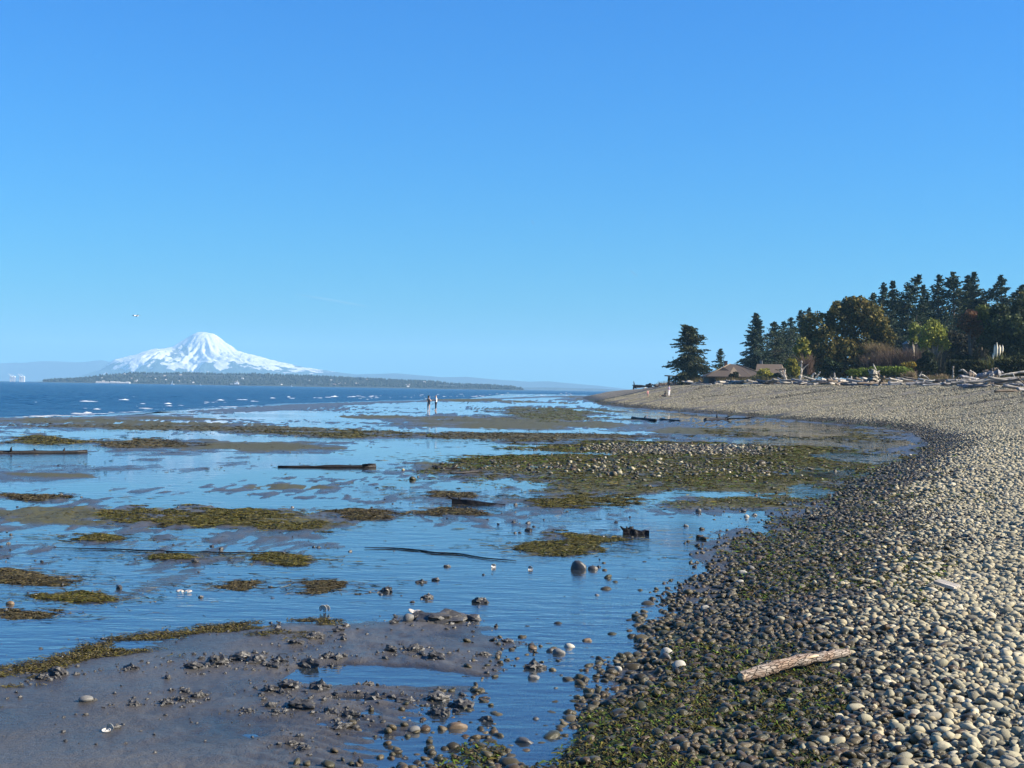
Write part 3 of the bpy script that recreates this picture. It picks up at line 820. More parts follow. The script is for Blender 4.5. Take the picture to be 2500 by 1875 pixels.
wlx = np.interp(y, [p[1] for p in WL if p[1] > 0 and p[1] < 96], [p[0] for p in WL if p[1] > 0 and p[1] < 96])
x = wlx + rs.uniform(-0.6, 1.0, 60000) * (1.8 + y * 0.07)
s = shore_s(x, y)
ok = (s > -0.6) & (s < 3.6) & (fbm(x * .55, y * .35, 4, 61) + 0.25 * np.exp(-((s - 1.0) / 1.0) ** 2) > np.interp(y, [8, 14, 24, 60], [0.42, 0.33, 0.12, -0.25]))
x, y = x[ok], y[ok]; z = np.maximum(ground(x, y), 0.0) + 0.022
fd = np.clip(y / 14, 0.8, 4)
V, Q, col = strands(x, y, z - 0.006, 0.085 * fd ** .7, 0.014 * fd, 0.028, GREEN + OLIVE[:4] + BROWN[:2], rs)
tag(link('green_algae', mesh_data('green_algae', V, Q, M_weed, False, {'col': col})), 'bright green algae draped over the wet stones along the waterline', 'algae', None, 'stuff')

# ------------------------------------------------------------------ stones
def ico(level):
    import bmesh
    bm = bmesh.new(); bmesh.ops.create_icosphere(bm, subdivisions=level, radius=1.0)
    V = np.array([v.co[:] for v in bm.verts]); T = np.array([[v.index for v in f.verts] for f in bm.faces]); bm.free()
    return V, T
ICO2, ICO3 = ico(2), ico(3)
def n3(V, f, seed):
    return (vnoise(V[:, 0] * f + 7.1, V[:, 1] * f + V[:, 2] * f * 0.7, seed) + vnoise(V[:, 1] * f + 3.3, V[:, 2] * f - V[:, 0] * f * 0.6, seed + 1) + vnoise(V[:, 2] * f + 1.9, V[:, 0] * f + V[:, 1] * .5 * f, seed + 2)) / 3
def pebble_mesh(name, seed, mat, lvl=ICO2):
    rs = np.random.RandomState(seed)
    V = lvl[0].copy()
    ang = seed % 3 == 0
    V = V * (1 + (0.5 if ang else 0.28) * n3(V, 1.1, seed * 5) + (0.16 if ang else 0.03) * n3(V, 2.6, seed * 5 + 3))[:, None]
    p = 1 + 0.25 * rs.rand() - (0.3 if ang else 0)
    V = np.sign(V) * np.abs(V) ** p
    V = V * np.array([1.0, rs.uniform(0.58, 0.95), rs.uniform(0.36, 0.72)])
    return mesh_data(name, V, lvl[1], mat)
def stone_material(name, stops, rough, spec, bump=0.25):
    m = Mat(name)
    r = m.rand(); n = m.noise(m.coord('Object'), 2.5, 5, 0.6); n2 = m.noise(m.coord('Object'), 16, 3)
    c = m.ramp(r, stops)
    c = m.mix(m.math('MULTIPLY', n, 0.45), c, m.mix(1.0, c, (0.45, 0.44, 0.42), 'MULTIPLY'))
    c = m.mix(m.ramp(n2, [(0.6, 0.0), (0.75, 0.25)]), c, (0.36, 0.34, 0.29))
    m.base(c); m.set(Roughness=rough); m.p.inputs['Specular IOR Level'].default_value = spec
    m.to(m.bump(n2, bump, 0.05), 'Normal')
    return m.m
DRY = [(0.0, (0.18, 0.162, 0.112)), (0.2, (0.34, 0.308, 0.205)), (0.45, (0.25, 0.236, 0.168)), (0.6, (0.42, 0.378, 0.255)), (0.8, (0.33, 0.278, 0.175)), (0.9, (0.11, 0.104, 0.08)), (1.0, (0.52, 0.475, 0.355))]
WET = [(0.0, (0.028, 0.026, 0.022)), (0.3, (0.060, 0.054, 0.040)), (0.5, (0.038, 0.042, 0.030)), (0.7, (0.085, 0.075, 0.052)), (0.85, (0.065, 0.045, 0.032)), (1.0, (0.13, 0.12, 0.095))]
M_dry = stone_material('dry_pebble', DRY, 0.85, 0.25)
M_wet = stone_material('wet_pebble', [(p_, (c_[0] * 1.0, c_[1] * 0.92, c_[2] * 0.66)) for p_, c_ in WET], 0.33, 0.24)
DRY_MESHES = [pebble_mesh('pebble', 11 + k, M_dry) for k in range(12)]
WET_MESHES = [pebble_mesh('wet_pebble', 11 + k, M_wet) for k in range(12)]

def instancer(name, meshes, P, ROT, SCL, IDX):
    coll = bpy.data.collections.new(name + '_sources')
    for k, me in enumerate(meshes):
        coll.objects.link(bpy.data.objects.new(f'{name}_source_{k}', me))
    me = bpy.data.meshes.new(name)
    me.vertices.add(len(P)); me.vertices.foreach_set('co', np.asarray(P, np.float32).ravel())
    for nm, arr in (('rot', ROT), ('scl', SCL)):
        a = me.attributes.new(nm, 'FLOAT_VECTOR', 'POINT'); a.data.foreach_set('vector', np.asarray(arr, np.float32).ravel())
    a = me.attributes.new('idx', 'INT', 'POINT'); a.data.foreach_set('value', np.asarray(IDX, np.int32))
    o = link(name, me)
    ng = bpy.data.node_groups.new(name + '_scatter', 'GeometryNodeTree')
    ng.interface.new_socket('Geometry', in_out='INPUT', socket_type='NodeSocketGeometry')
    ng.interface.new_socket('Geometry', in_out='OUTPUT', socket_type='NodeSocketGeometry')
    N, L = ng.nodes, ng.links
    gi, go = N.new('NodeGroupInput'), N.new('NodeGroupOutput')
    ci = N.new('GeometryNodeCollectionInfo'); ci.inputs['Collection'].default_value = coll
    ci.inputs['Separate Children'].default_value = True; ci.inputs['Reset Children'].default_value = True
    ip = N.new('GeometryNodeInstanceOnPoints'); ip.inputs['Pick Instance'].default_value = True
    def na(n, t):
        q = N.new('GeometryNodeInputNamedAttribute'); q.data_type = t; q.inputs['Name'].default_value = n
        return [s_ for s_ in q.outputs if s_.enabled and s_.name == 'Attribute'][0]
    L.new(gi.outputs[0], ip.inputs['Points']); L.new(ci.outputs[0], ip.inputs['Instance'])
    L.new(na('idx', 'INT'), ip.inputs['Instance Index'])
    L.new(na('rot', 'FLOAT_VECTOR'), ip.inputs['Rotation']); L.new(na('scl', 'FLOAT_VECTOR'), ip.inputs['Scale'])
    L.new(ip.outputs[0], go.inputs[0])
    md = o.modifiers.new('scatter', 'NODES'); md.node_group = ng
    return o

rs = np.random.RandomState(21)
PX, PY, PR = [], [], []
for d0, d1, rmean, dens, smax in ((5.5, 16, .0265, 520, 12), (16, 30, .030, 330, 14), (30, 55, .040, 150, 18), (55, 95, .043, 95, 30), (95, 150, .042, 60, 34), (150, 300, .046, 24, 34)):
    half = R(26); xmax = d1 * math.tan(half)
    area = (xmax * 2) * (d1 - d0); n = int(area * dens * 0.6)
    x = rs.uniform(-0.3 * xmax, xmax, n); y = rs.uniform(d0, d1, n)
    ok = (np.abs(x) < y * math.tan(half)); x, y = x[ok], y[ok]
    s = shore_s(x, y) + 0.35 * fbm(x * 0.5, y * 0.5, 3, 3)
    pr = smooth(-0.3, 0.35, s) * (0.55 + 0.45 * smooth(0.0, 2.5, s)) * smooth(smax, smax * .6, s + 2 * fbm(x * .1, y * .1, 3, 177)) * smooth(310, 240, y)
    ok = rs.rand(len(x)) < pr; x, y = x[ok], y[ok]
    PX.append(x); PY.append(y); PR.append(rmean * np.minimum(np.exp(rs.normal(0, 0.42, len(x))), 2.05))
# cobbles over the algae bed and stray ones in the water by the shore
for (px, py, hw, hh), n, rm in (((1640, 1100, 210, 14), 2300, .05), ((1780, 1098, 130, 10), 900, .05), ((1500, 1150, 330, 30), 500, .05), ((1850, 1150, 160, 22), 350, .045)):
    k = bank_world(px, py, hw, hh)
    v = rs.normal(0, 0.5, n); y = k[1] + v * k[3]; x = k[0] + rs.normal(0, 0.5, n) * k[2] + k[4] * (y - k[1])
    PX.append(x); PY.append(y); PR.append(rm * np.exp(rs.normal(0, 0.35, n)))
inv = rs.uniform(1 / 60., 1 / 8., 2600); y = 1 / inv
wlx = np.interp(y, [p[1] for p in WL if 0 < p[1] < 96], [p[0] for p in WL if 0 < p[1] < 96])
x = wlx - np.abs(rs.normal(0, 0.35, 2600)) * (1 + y * 0.06)
PX.append(x); PY.append(y); PR.append(.026 * np.exp(rs.normal(0, 0.4, 2600)))
PX, PY, PR = np.concatenate(PX), np.concatenate(PY), np.concatenate(PR)
PS = shore_s(PX, PY) + 0.35 * fbm(PX * 0.5, PY * 0.5, 3, 3)
PZ = ground(PX, PY) + PR * rs.uniform(-0.05, 0.42, len(PX))
ROT = np.stack([rs.normal(0, 0.28, len(PX)), rs.normal(0, 0.28, len(PX)), rs.uniform(0, 6.28, len(PX))], 1)
SCL = PR[:, None] * rs.uniform(0.85, 1.25, (len(PX), 3))
IDX = rs.randint(0, 12, len(PX))
dryp = smooth(1.0, 3.0, PS + 0.9 * fbm(PX * .4, PY * .25, 3, 171)) * 0.97 * (1 - 0.55 * smooth(0.05, 0.4, fbm(PX * .05, PY * .35, 4, 173)) * smooth(6, 12, PS))
lone = (PS < 0) & (PY > 38)
isdry = (rs.rand(len(PX)) < dryp) | (lone & (rs.rand(len(PX)) < 0.16))
# no stones where the driftwood log lies
_la, _lb = on_z(1808, 1672, 0.15), on_z(2070, 1606, 0.24)
_ld = np.abs(poly_dist(PX, PY, [(_la.x, _la.y), (_lb.x, _lb.y)]))
PZ = np.where(_ld < 0.055 + PR * 0.8, PZ - 0.035 - PR * 0.8, PZ)
# the 300 stones that show largest stand alone, the rest is shingle
scr = PR / np.hypot(PX, PY)
infr = (np.abs(PX / PY) < 0.362) & ((CAM_Z - PZ) / PY < 0.262) & (PS > -0.5)
order = np.argsort(-np.where(infr, scr, 0))[:290]
sel = np.zeros(len(PX), bool); sel[order] = True
SC_ = scr[order]
for nm, msk, meshes, lab in (('dry_shingle', isdry & ~sel, DRY_MESHES, 'pale dry grey shingle covering the upper beach slope'), ('wet_shingle', ~isdry & ~sel, WET_MESHES, 'dark wet shingle along the waterline')):
    o = instancer(nm, meshes, np.stack([PX, PY, PZ], 1)[msk], ROT[msk], SCL[msk], IDX[msk])
    tag(o, lab, 'shingle', None, 'stuff')
for i in order:
    dry = bool(isdry[i])
    o = link('cobble', (DRY_MESHES if dry else WET_MESHES)[IDX[i]], None, (PX[i], PY[i], PZ[i]), ROT[i])
    o.scale = SCL[i]
    if PS[i] < 0.35: zone = 'at the very edge of the water'
    elif _ld[i] < 0.45: zone = 'close beside the bark-covered driftwood log'
    elif PY[i] > 11.2: zone = 'in the shingle beyond the bark-covered driftwood log'
    elif PX[i] > 1.9: zone = 'in the shingle at the lower corner of the picture'
    else: zone = 'in the shingle in front of the bark-covered driftwood log'
    size = 'big' if scr[i] > SC_[60] else 'medium'
    if dry: tag(o, f'{size} rounded pale dry cobble {zone}', 'stone', 'large dry cobbles in the shingle')
    else: tag(o, f'{size} dark wet cobble {zone}', 'stone', 'large wet cobbles along the waterline')

# stones one can single out in the shallow water and on the mud
M_rock = {'pale': stone_material('pale_stone', [(0, (0.32, 0.31, 0.26)), (1, (0.40, 0.38, 0.32))], 0.6, 0.3),
          'grey': stone_material('grey_stone', [(0, (0.12, 0.12, 0.115)), (1, (0.18, 0.175, 0.16))], 0.5, 0.3),
          'dark': stone_material('dark_stone', [(0, (0.05, 0.05, 0.048)), (1, (0.085, 0.08, 0.07))], 0.35, 0.5),
          'brown': stone_material('brown_stone', [(0, (0.12, 0.08, 0.045)), (1, (0.16, 0.11, 0.06))], 0.4, 0.4)}
STONES = [
    (1011, 1786, 28, 'grey', 'rounded grey stone standing in the film of water in front of the mud clods'),
    (1303, 1655, 27, 'grey', 'rounded grey stone with a pale shell beside it on the mud edge'),
    (1328, 1660, 14, 'pale', 'small pale stone touching the rounded grey stone on the mud edge'),
    (996, 1520, 28, 'grey', 'smooth oval stone at the foot of the largest mud heap'),
    (1112, 1777, 44, 'brown', 'brown stone crusted with barnacles lying in the shallow water'),
    (1508, 1637, 20, 'pale', 'pale round stone leaning on a dark one in the channel'),
    (1491, 1634, 20, 'dark', 'dark round stone behind the pale one in the channel'),
    (1552, 1660, 32, 'grey', 'upright grey rock at the edge of the shingle'),
    (1626, 1612, 30, 'pale', 'flat pale cobble topping the shingle edge'),
    (1623, 1628, 30, 'dark', 'flat dark cobble under the flat pale one'),
    (1657, 1653, 32, 'pale', 'broad pale cobble half sunk in green algae'),
    (1721, 1498, 20, 'pale', 'white round stone standing alone in the water by the shingle'),
    (1598, 1595, 14, 'grey', 'small pointed stone alone in the channel'),
    (1457, 1453, 13, 'grey', 'single small round stone in the smooth channel'),
    (1362, 1596, 27, 'grey', 'domed grey stone on the end of the mud bar'),
    (1343, 1590, 18, 'dark', 'dark stone tucked behind the domed grey stone'),
    (1433, 1564, 22, 'brown', 'tan oval stone at the tip of the mud bar'),
    (1300, 1584, 22, 'brown', 'squared brown stone on the mud bar'),
    (1389, 1579, 26, 'pale', 'broken pale shell-crusted stone on the mud bar'),
    (1410, 1390, 32, 'dark', 'low dark boulder beside the slanting eelgrass mat'),
    (1448, 1390, 22, 'dark', 'second dark stone beside the low dark boulder'),
    (1813, 1408, 24, 'pale', 'pale cobble at the water edge, larger of the three'),
    (1805, 1431, 20, 'pale', 'pale cobble below the larger one at the water edge'),
    (1831, 1397, 18, 'grey', 'grey cobble behind the larger pale one at the water edge'),
    (1357, 1680, 14, 'dark', 'small dark stone with a bright top in the channel'),
    (1400, 1657, 15, 'dark', 'flat dark stone awash in the channel'),
    (1612, 1508, 16, 'dark', 'dark stone awash beside the white round one'),
    (209, 1717, 34, 'grey', 'flat grey stone lying alone on smooth mud'),
    (1308, 1755, 20, 'dark', 'dark stone barely breaking the channel surface'),
    (1278, 1812, 40, 'dark', 'weed-covered dark rock in the water at the shingle tip'),
    (25, 1475, 18, 'brown', 'brown stone sticking out of the eelgrass at the picture edge'),
    (665, 1460, 12, 'dark', 'small upright dark stone with its reflection in the shallows'),
    (1815, 1248, 14, 'dark', 'dark stone of the small cluster in the cove water'),
    (1822, 1262, 13, 'pale', 'pale stone of the small cluster in the cove water'),
    (1842, 1258, 11, 'dark', 'dark stone next to the pale one in the cove water'),
    (1705, 1250, 12, 'grey', 'lone grey stone in the cove water'),
    (1675, 1285, 13, 'grey', 'lone rounded stone below the cove cluster'),
]
rs = np.random.RandomState(31)
STONE_V = [pebble_mesh('stone_shape', 71 + k, None, ICO3) for k in range(5)]
_sm = {}
for q, (px, py, w, kind, lab) in enumerate(STONES):
    p = on_z(px, py, 0.0)
    key = (q % 5, kind)
    if key not in _sm:
        me = STONE_V[q % 5].copy(); me.name = 'stone'; me.materials.clear(); me.materials.append(M_rock[kind]); _sm[key] = me
    r = w / F * p.y / 2 * 1.05
    g = max(ground(p.x, p.y), -0.02)
    o = link('stone', _sm[key], None, (p.x, p.y, g + r * 0.28), (rs.normal(0, .15), rs.normal(0, .15), rs.uniform(-.5, .5)))
    o.scale = (r, r * rs.uniform(0.85, 1.1), r * (rs.uniform(1.0, 1.35) if w < 35 else 0.75))
    tag(o, lab, 'stone')

# ------------------------------------------------------------------ clods of dug-up mud
def mud_clod_material():
    m = Mat('mud_clod')
    n = m.noise(m.pos(), 40, 5, 0.65); n2 = m.noise(m.pos(), 9, 3)
    m.base(m.ramp(n, [(0.3, (0.028, 0.027, 0.026)), (0.6, (0.055, 0.053, 0.048)), (0.8, (0.085, 0.080, 0.068))]))
    m.to(m.ramp(n2, [(0.4, 0.32), (0.7, 0.6)]), 'Roughness')
    m.p.inputs['Specular IOR Level'].default_value = 0.4
    m.to(m.bump(n, 0.7, 0.012), 'Normal')
    return m.m
M_clod = mud_clod_material()
def clod_mesh(seed, lvl=ICO3):
    rs = np.random.RandomState(seed)
    V = lvl[0].copy()
    r = 0.55 + 0.35 * n3(V, 1.3, seed) + 0.45 * np.abs(n3(V, 2.9, seed + 9)) + 0.30 * n3(V, 5.0, seed + 19) + 0.22 * np.abs(n3(V, 9.0, seed + 29)) + 0.05 * rs.rand(len(V))
    V = V * r[:, None]
    V = V * np.array([1.0, rs.uniform(.55, .9), rs.uniform(.5, .75)])
    # pulled-up lumps
    for k in range(5):
        c = np.array([rs.uniform(-.5, .5), rs.uniform(-.4, .4)])
        V[:, 2] += np.where(V[:, 2] > 0, 0.10 * np.exp(-(((V[:, 0] - c[0]) ** 2 + (V[:, 1] - c[1]) ** 2) / 0.025)), 0)
    return mesh_data('mud_clod', V, lvl[1], M_clod, False)
CLODS_ME = [clod_mesh(400 + 7 * k) for k in range(7)]
SMALL_ME = [clod_mesh(800 + 7 * k, ICO2) for k in range(4)]
CLODS = [(735, 1722, 84, 'largest jagged mud clod in front of the round pool'), (707, 1678, 60, 'broad mud clod behind the largest one'), (783, 1683, 54, 'mud clod at the near rim of the pool'),
         (852, 1741, 44, 'sharp peaked mud clod by the small puddle'), (808, 1738, 40, 'mud clod joined to the largest one'), (988, 1706, 66, 'double mud clod standing in the film of water'), (1068, 1703, 58, 'spiky mud clod in the film of water'),
         (1074, 1738, 56, 'low crumbling mud clod in the wet ripples'), (1134, 1719, 60, 'long mud clod at the wet margin'), (827, 1773, 66, 'crumbly mud clod like a worm cast'), (1185, 1752, 36, 'mud clod standing in the channel with its reflection'),
         (1085, 1514, 130, 'largest mud heap with a dark hollow behind the bar'), (1150, 1508, 70, 'flat tail of the largest mud heap'), (1020, 1508, 50, 'mud lump between the oval stone and the largest heap'), (770, 1558, 44, 'mud clod above the pool, pointed'), (726, 1573, 40, 'mud clod beside the pointed one above the pool'), (681, 1616, 46, 'mud clod at the far corner of the pool rim'), (750, 1622, 60, 'pale crusted mud clod on the pool rim'),
         (800, 1608, 34, 'rounded mud clod on the pool rim'), (954, 1590, 44, 'dark mud clod behind the pool'), (1011, 1589, 44, 'crumbled mud clod behind the pool'), (1064, 1605, 54, 'long dark mud clod at the pool end'), (1242, 1562, 30, 'cone-shaped mud clod on the bar'), (1302, 1625, 60, 'mud clod by the rounded grey stone'), (1185, 1596, 30, 'small mud clod on the open bar'), (1172, 1466, 42, 'weedy mud clod in the shallows'),
         (1063, 1413, 28, 'mud clod on the trail of lumps in the shallows'), (944, 1440, 32, 'lone humped mud clod in the shallows'), (1045, 1456, 34, 'low mud clod in the shallows'), (1091, 1380, 20, 'peaked mud clod at the head of the trail of lumps'), (1030, 1418, 30, 'mud lump at the foot of the trail of lumps'), (713, 1814, 34, 'small mud clod in the wet ripples near the frame bottom'), (742, 1828, 32, 'last small mud clod in the wet ripples'),
         (408, 1716, 38, 'mud clod on the smooth bar, crumbly'), (443, 1706, 32, 'mud clod next to the crumbly one on the smooth bar'), (484, 1698, 34, 'low mud clod on the smooth bar'), (452, 1688, 28, 'small mud clod above the pair on the smooth bar'), (332, 1721, 34, 'lone low mud clod on the smooth bar'),
         (480, 1633, 50, 'first mud clod of the ridge on the bar'), (530, 1622, 56, 'tall mud clod in the ridge on the bar'), (580, 1612, 56, 'middle mud clod of the ridge on the bar'), (630, 1618, 52, 'mud clod near the end of the ridge on the bar'), (665, 1630, 44, 'end mud clod of the ridge on the bar'), (590, 1603, 44, 'mud clod behind the ridge on the bar'), (320, 1636, 44, 'mud clod among the brown wrack'), (146, 1648, 50, 'long dark mud clod at the wrack edge'), (104, 1656, 36, 'dark mud lump beside the long dark clod'),
         (604, 1736, 26, 'single dark mud clod on the open smooth bar'), (661, 1687, 44, 'mud clod left of the broad one'.replace('left of', 'beside')), (674, 1741, 26, 'small mud clod beside the largest jagged one'), (900, 1672, 26, 'small mud clod on the near shore of the pool'), (915, 1700, 50, 'smooth mud mound between pool and puddle')]
rs = np.random.RandomState(41)
for q, (px, py, w, lab) in enumerate(CLODS):
    p = on_z(px, py, 0.02)
    r = w / F * p.y / 2 * 1.15
    g = max(ground(p.x, p.y), -0.005)
    o = link('mud_clod', CLODS_ME[q % 7], None, (p.x, p.y, g + r * 0.06), (rs.normal(0, .1), rs.normal(0, .1), rs.uniform(-0.6, 0.6) + (3.14 if rs.rand() < .5 else 0)))
    o.scale = (r, r * 0.95, r * rs.uniform(0.75, 1.05) * (0.42 if w > 100 else 0.7 if w > 62 else 1))
    tag(o, lab, 'mud clod', 'clods of dug-up mud')
# crumbs
cx, cy_ = [], []
for (px, py, w, lab) in CLODS:
    p = on_z(px, py, 0.02); k = int(8 + w * 0.45)
    cx.append(p.x + rs.normal(0, w / F * p.y * 0.9, k)); cy_.append(p.y + rs.normal(0, w / F * p.y * 0.9, k))
x, y = fan_points(1300, 9, 30, 22, rs); cx.append(x); cy_.append(y)
cx, cy_ = np.concatenate(cx), np.concatenate(cy_)
gz_ = ground(cx, cy_); ok = (gz_ > -0.012) & (shore_s(cx, cy_) < -0.2); cx, cy_, gz_ = cx[ok], cy_[ok], gz_[ok]
sc = 0.013 * np.exp(rs.normal(0, 0.6, len(cx))) * np.clip(cy_ / 12, 0.8, 2)
o = instancer('mud_crumbs', SMALL_ME, np.stack([cx, cy_, np.maximum(gz_, -0.003) + sc * 0.1], 1), np.stack([cx * 0, cx * 0, rs.uniform(0, 6.28, len(cx))], 1), np.repeat(sc[:, None], 3, 1), rs.randint(0, 4, len(cx)))
tag(o, 'small crumbs of mud scattered over the flat', 'mud', None, 'stuff')

# ------------------------------------------------------------------ clam shells
def shell_material(name, a, b):
    m = Mat(name)
    w = m.node('ShaderNodeTexWave'); w.wave_type = 'RINGS'; w.inputs['Scale'].default_value = 2.2; w.inputs['Distortion'].default_value = 1.5
    m.L.new(m.coord('Object'), w.inputs['Vector'])
    m.base(m.mix(w.outputs['Fac'], a, b)); m.set(Roughness=0.45)
    m.to(m.bump(w.outputs['Fac'], 0.3, 0.05), 'Normal')
    return m.m
M_shell_w = shell_material('white_shell', (0.55, 0.53, 0.48), (0.42, 0.40, 0.35))
M_shell_g = shell_material('grey_shell', (0.28, 0.25, 0.22), (0.42, 0.39, 0.34))
def valve_mesh(mat):
    nu, nv = 14, 7
    V = []
    for outer in (1.0, 0.93):
        for j in range(nv + 1):
            f = j / nv
            for i in range(nu + 1):
                a = math.pi * (i / nu - 0.5) * 1.75
                rr = f * (1 + 0.06 * math.cos(a))
                x = math.sin(a) * rr; y = math.cos(a) * rr * 1.0
                z = 0.48 * math.sqrt(max(0, 1 - (f * 0.97) ** 2)) * (0.35 + 0.65 * f ** .5) - (0.03 if outer < 1 else 0)
                V.append((x * outer, y * outer, z))
    m_ = (nu + 1) * (nv + 1); Q = []
    for s_ in (0, m_):
        for j in range(nv):
            for i in range(nu):
                a = s_ + j * (nu + 1) + i
                q = (a, a + 1, a + nu + 2, a + nu + 1)
                Q.append(q if s_ == 0 else q[::-1])
    for i in range(nu):
        a = nv * (nu + 1) + i
        Q.append((a, a + 1, m_ + a + 1, m_ + a))
    return mesh_data('valve', V, np.array(Q), mat)
VALVE = {'w': valve_mesh(M_shell_w), 'g': valve_mesh(M_shell_g)}
def clam(px, py, w, kind, rots, lab):
    p = on_z(px, py, 0.0); r = w / F * p.y / 2 * 0.85
    root = link('clam_shell', None, None, (p.x, p.y, max(ground(p.x, p.y), 0.0)))
    root.empty_display_size = 0.05
    for (off, rot) in rots:
        v = link('valve', VALVE[kind], root, Vector(off) * r, rot); v.scale = (r, r, r)
    tag(root, lab, 'shell')
clam(792, 1496, 22, 'w', [((-0.45, 0, 1.0), (R(80), R(-14), R(180))), ((0.45, 0.2, 1.0), (R(82), R(14), R(172)))], 'white clam shell standing open like wings at the water edge')
clam(450, 1446, 24, 'g', [((-0.95, -0.4, 0.15), (R(12), 0, R(20))), ((0.95, -0.4, 0.15), (R(12), 0, R(-20)))], 'twin half-shells lying face down in the shallow water')
clam(262, 1790, 26, 'w', [((0.0, -0.9, 0.55), (R(-165), 0, 0)), ((0.5, 0.2, 0.7), (R(70), R(10), R(150)))], 'open clam shell lying on smooth dark mud')
clam(86, 1455, 14, 'w', [((0, -0.5, 0.1), (R(10), 0, 0.3))], 'small white half-shell floating above the eelgrass streaks')
clam(1205, 1385, 14, 'w', [((0, -0.5, 0.55), (R(-150), 0, 0.3)), ((0, .3, .5), (R(60), 0, 3))], 'small open shell above the loose tuft of weed')
clam(1295, 1391, 15, 'w', [((0, -0.5, 0.55), (R(-150), 0, -0.3)), ((0, .3, .5), (R(60), 0, 2.6))], 'small open shell with a pinkish rim near the eelgrass mat')
clam(1157, 1617, 26, 'w', [((0, -0.4, 0.12), (R(-170), 0, 0.4))], 'flat pale shell lying on the mud behind the pool end')
clam(1010, 1497, 28, 'g', [((-0.3, -0.4, 0.25), (R(30), 0, 1.2)), ((0.5, -0.2, 0.2), (R(15), 0, -0.8))], 'grey shell with a white tip behind the oval stone')

# ------------------------------------------------------------------ wood lying on the flat
def wood_material(name, dark, light, rough=0.8, scale=(3, 3, 3), spec=0.3):
    m = Mat(name)
    v = m.coord('Object', scale)
    n = m.noise(v, 2.0, 6, 0.65); w = m.noise(m.coord('Object', (1, 14, 14)), 2.0, 4, 0.6)
    c = m.ramp(m.math('ADD', m.math('MULTIPLY', n, 0.5), m.math('MULTIPLY', w, 0.5)), [(0.35, dark), (0.5, tuple((a + b) / 2 for a, b in zip(dark, light))), (0.66, light)])
    m.base(c); m.set(Roughness=rough); m.p.inputs['Specular IOR Level'].default_value = spec
    m.to(m.bump(m.math('ADD', n, w), 0.8, 0.02), 'Normal')
    return m.m
M_blackwood = wood_material('waterlogged_wood', (0.006, 0.006, 0.006), (0.020, 0.017, 0.016), 0.5, (3, 3, 3), 0.2)
M_bark = wood_material('reddish_bark', (0.07, 0.035, 0.025), (0.40, 0.29, 0.22), 0.85, (9, 26, 26))
M_cut = wood_material('bare_wood', (0.30, 0.20, 0.11), (0.52, 0.40, 0.26), 0.7)
M_silver = wood_material('silver_driftwood', (0.12, 0.112, 0.10), (0.36, 0.335, 0.29), 0.85)
M_bleach = wood_material('bleached_driftwood', (0.24, 0.21, 0.17), (0.56, 0.51, 0.43), 0.85)
M_brownw = wood_material('brown_driftwood', (0.055, 0.040, 0.030), (0.19, 0.15, 0.11), 0.85)
M_greyw = wood_material('grey_driftwood', (0.10, 0.10, 0.105), (0.30, 0.29, 0.29), 0.85)

def wavy(a, b, n, amp, rs, vz=0.5):
    a, b = np.array(a, float), np.array(b, float)
    t = np.linspace(0, 1, n); P = a[None] * (1 - t[:, None]) + b[None] * t[:, None]
    k = np.linalg.norm(b - a)
    for ax, f in ((0, 1), (1, 1), (2, vz)):
        P[:, ax] += amp * k * f * np.convolve(rs.normal(0, 1, n + 4), np.ones(5) / 5, 'valid') * np.sin(np.pi * t) ** .5
    return P
def flat_log(name, p0, p1, wpx, lab, mat, ends=(1.0, 0.8), knots=0, seed=0, lift=0.25, branch=None, sides=10):
    rs = np.random.RandomState(seed)
    a = on_z(*p0); b = on_z(*p1)
    r = wpx / F * a.y / 2
    root = link(name, None, None, ((a.x + b.x) / 2, (a.y + b.y) / 2, max(ground((a.x + b.x) / 2, (a.y + b.y) / 2), -0.01)))
    o_ = root.location
    A = np.array([a.x - o_.x, a.y - o_.y, r * lift]); B = np.array([b.x - o_.x, b.y - o_.y, r * lift])
    P = wavy(A, B, 9, 0.012, rs, 0.2)
    rad = np.interp(np.linspace(0, 1, 9), [0, 1], [r * ends[0], r * ends[1]]) * (1 + 0.15 * rs.normal(0, 1, 9))
    G().tube(P, rad, sides, True, 0.12, rs).build('trunk', mat, root)
    for k in range(knots):
        i = rs.randint(1, 8); q = P[i] + np.array([rs.normal(0, r * .3), 0, r * 0.5])
        e = q + np.array([rs.normal(0, r * 2), rs.normal(0, r * 2), r * rs.uniform(1.0, 2.6)])
        G().tube([q, (q + e) / 2, e], [r * .5, r * .4, r * .2], 6, True, 0.15, rs).build('stub', mat, root)
    for br in (branch or []):
        e0 = at(br[0], br[1], (a.y + b.y) / 2) - o_; e1 = at(br[2], br[3], (a.y + b.y) / 2) - o_
        G().tube([e0, (e0 + e1) / 2 + Vector((0, 0, r * .2)), e1], [r * br[4], r * br[4] * .8, r * br[4] * .4], 6, True, 0.15, rs).build('branch', mat, root)
    tag(root, lab, 'driftwood')
    return root
flat_log('drift_log', (-40, 1108), (213, 1106), 12, 'long black waterlogged log at the picture edge on the wet flat', M_blackwood, (1, 0.7), 3, 1, 0.55)
flat_log('drift_plank', (678, 1141), (918, 1142), 8, 'thin black log with a blocky end beside the rippled pool', M_blackwood, (0.5, 1.3), 1, 2, 0.6, [(885, 1137, 918, 1133, 1.0)])
flat_log('drift_plank', (1062, 1147), (1130, 1147), 6, 'thin half-buried stick with a humped end near the black log pair', M_blackwood, (1.6, 0.5), 1, 3, 0.6)
flat_log('drift_log', (1100, 1160), (1172, 1156), 11, 'short black log with one thick raised end in the mid flat', M_blackwood, (0.35, 1.15), 0, 4, 0.5)
flat_log('drift_log', (1545, 1024), (1602, 1028), 8, 'low dark log on the sand below the shingle point', M_blackwood, (1, 0.6), 1, 5, 0.5)
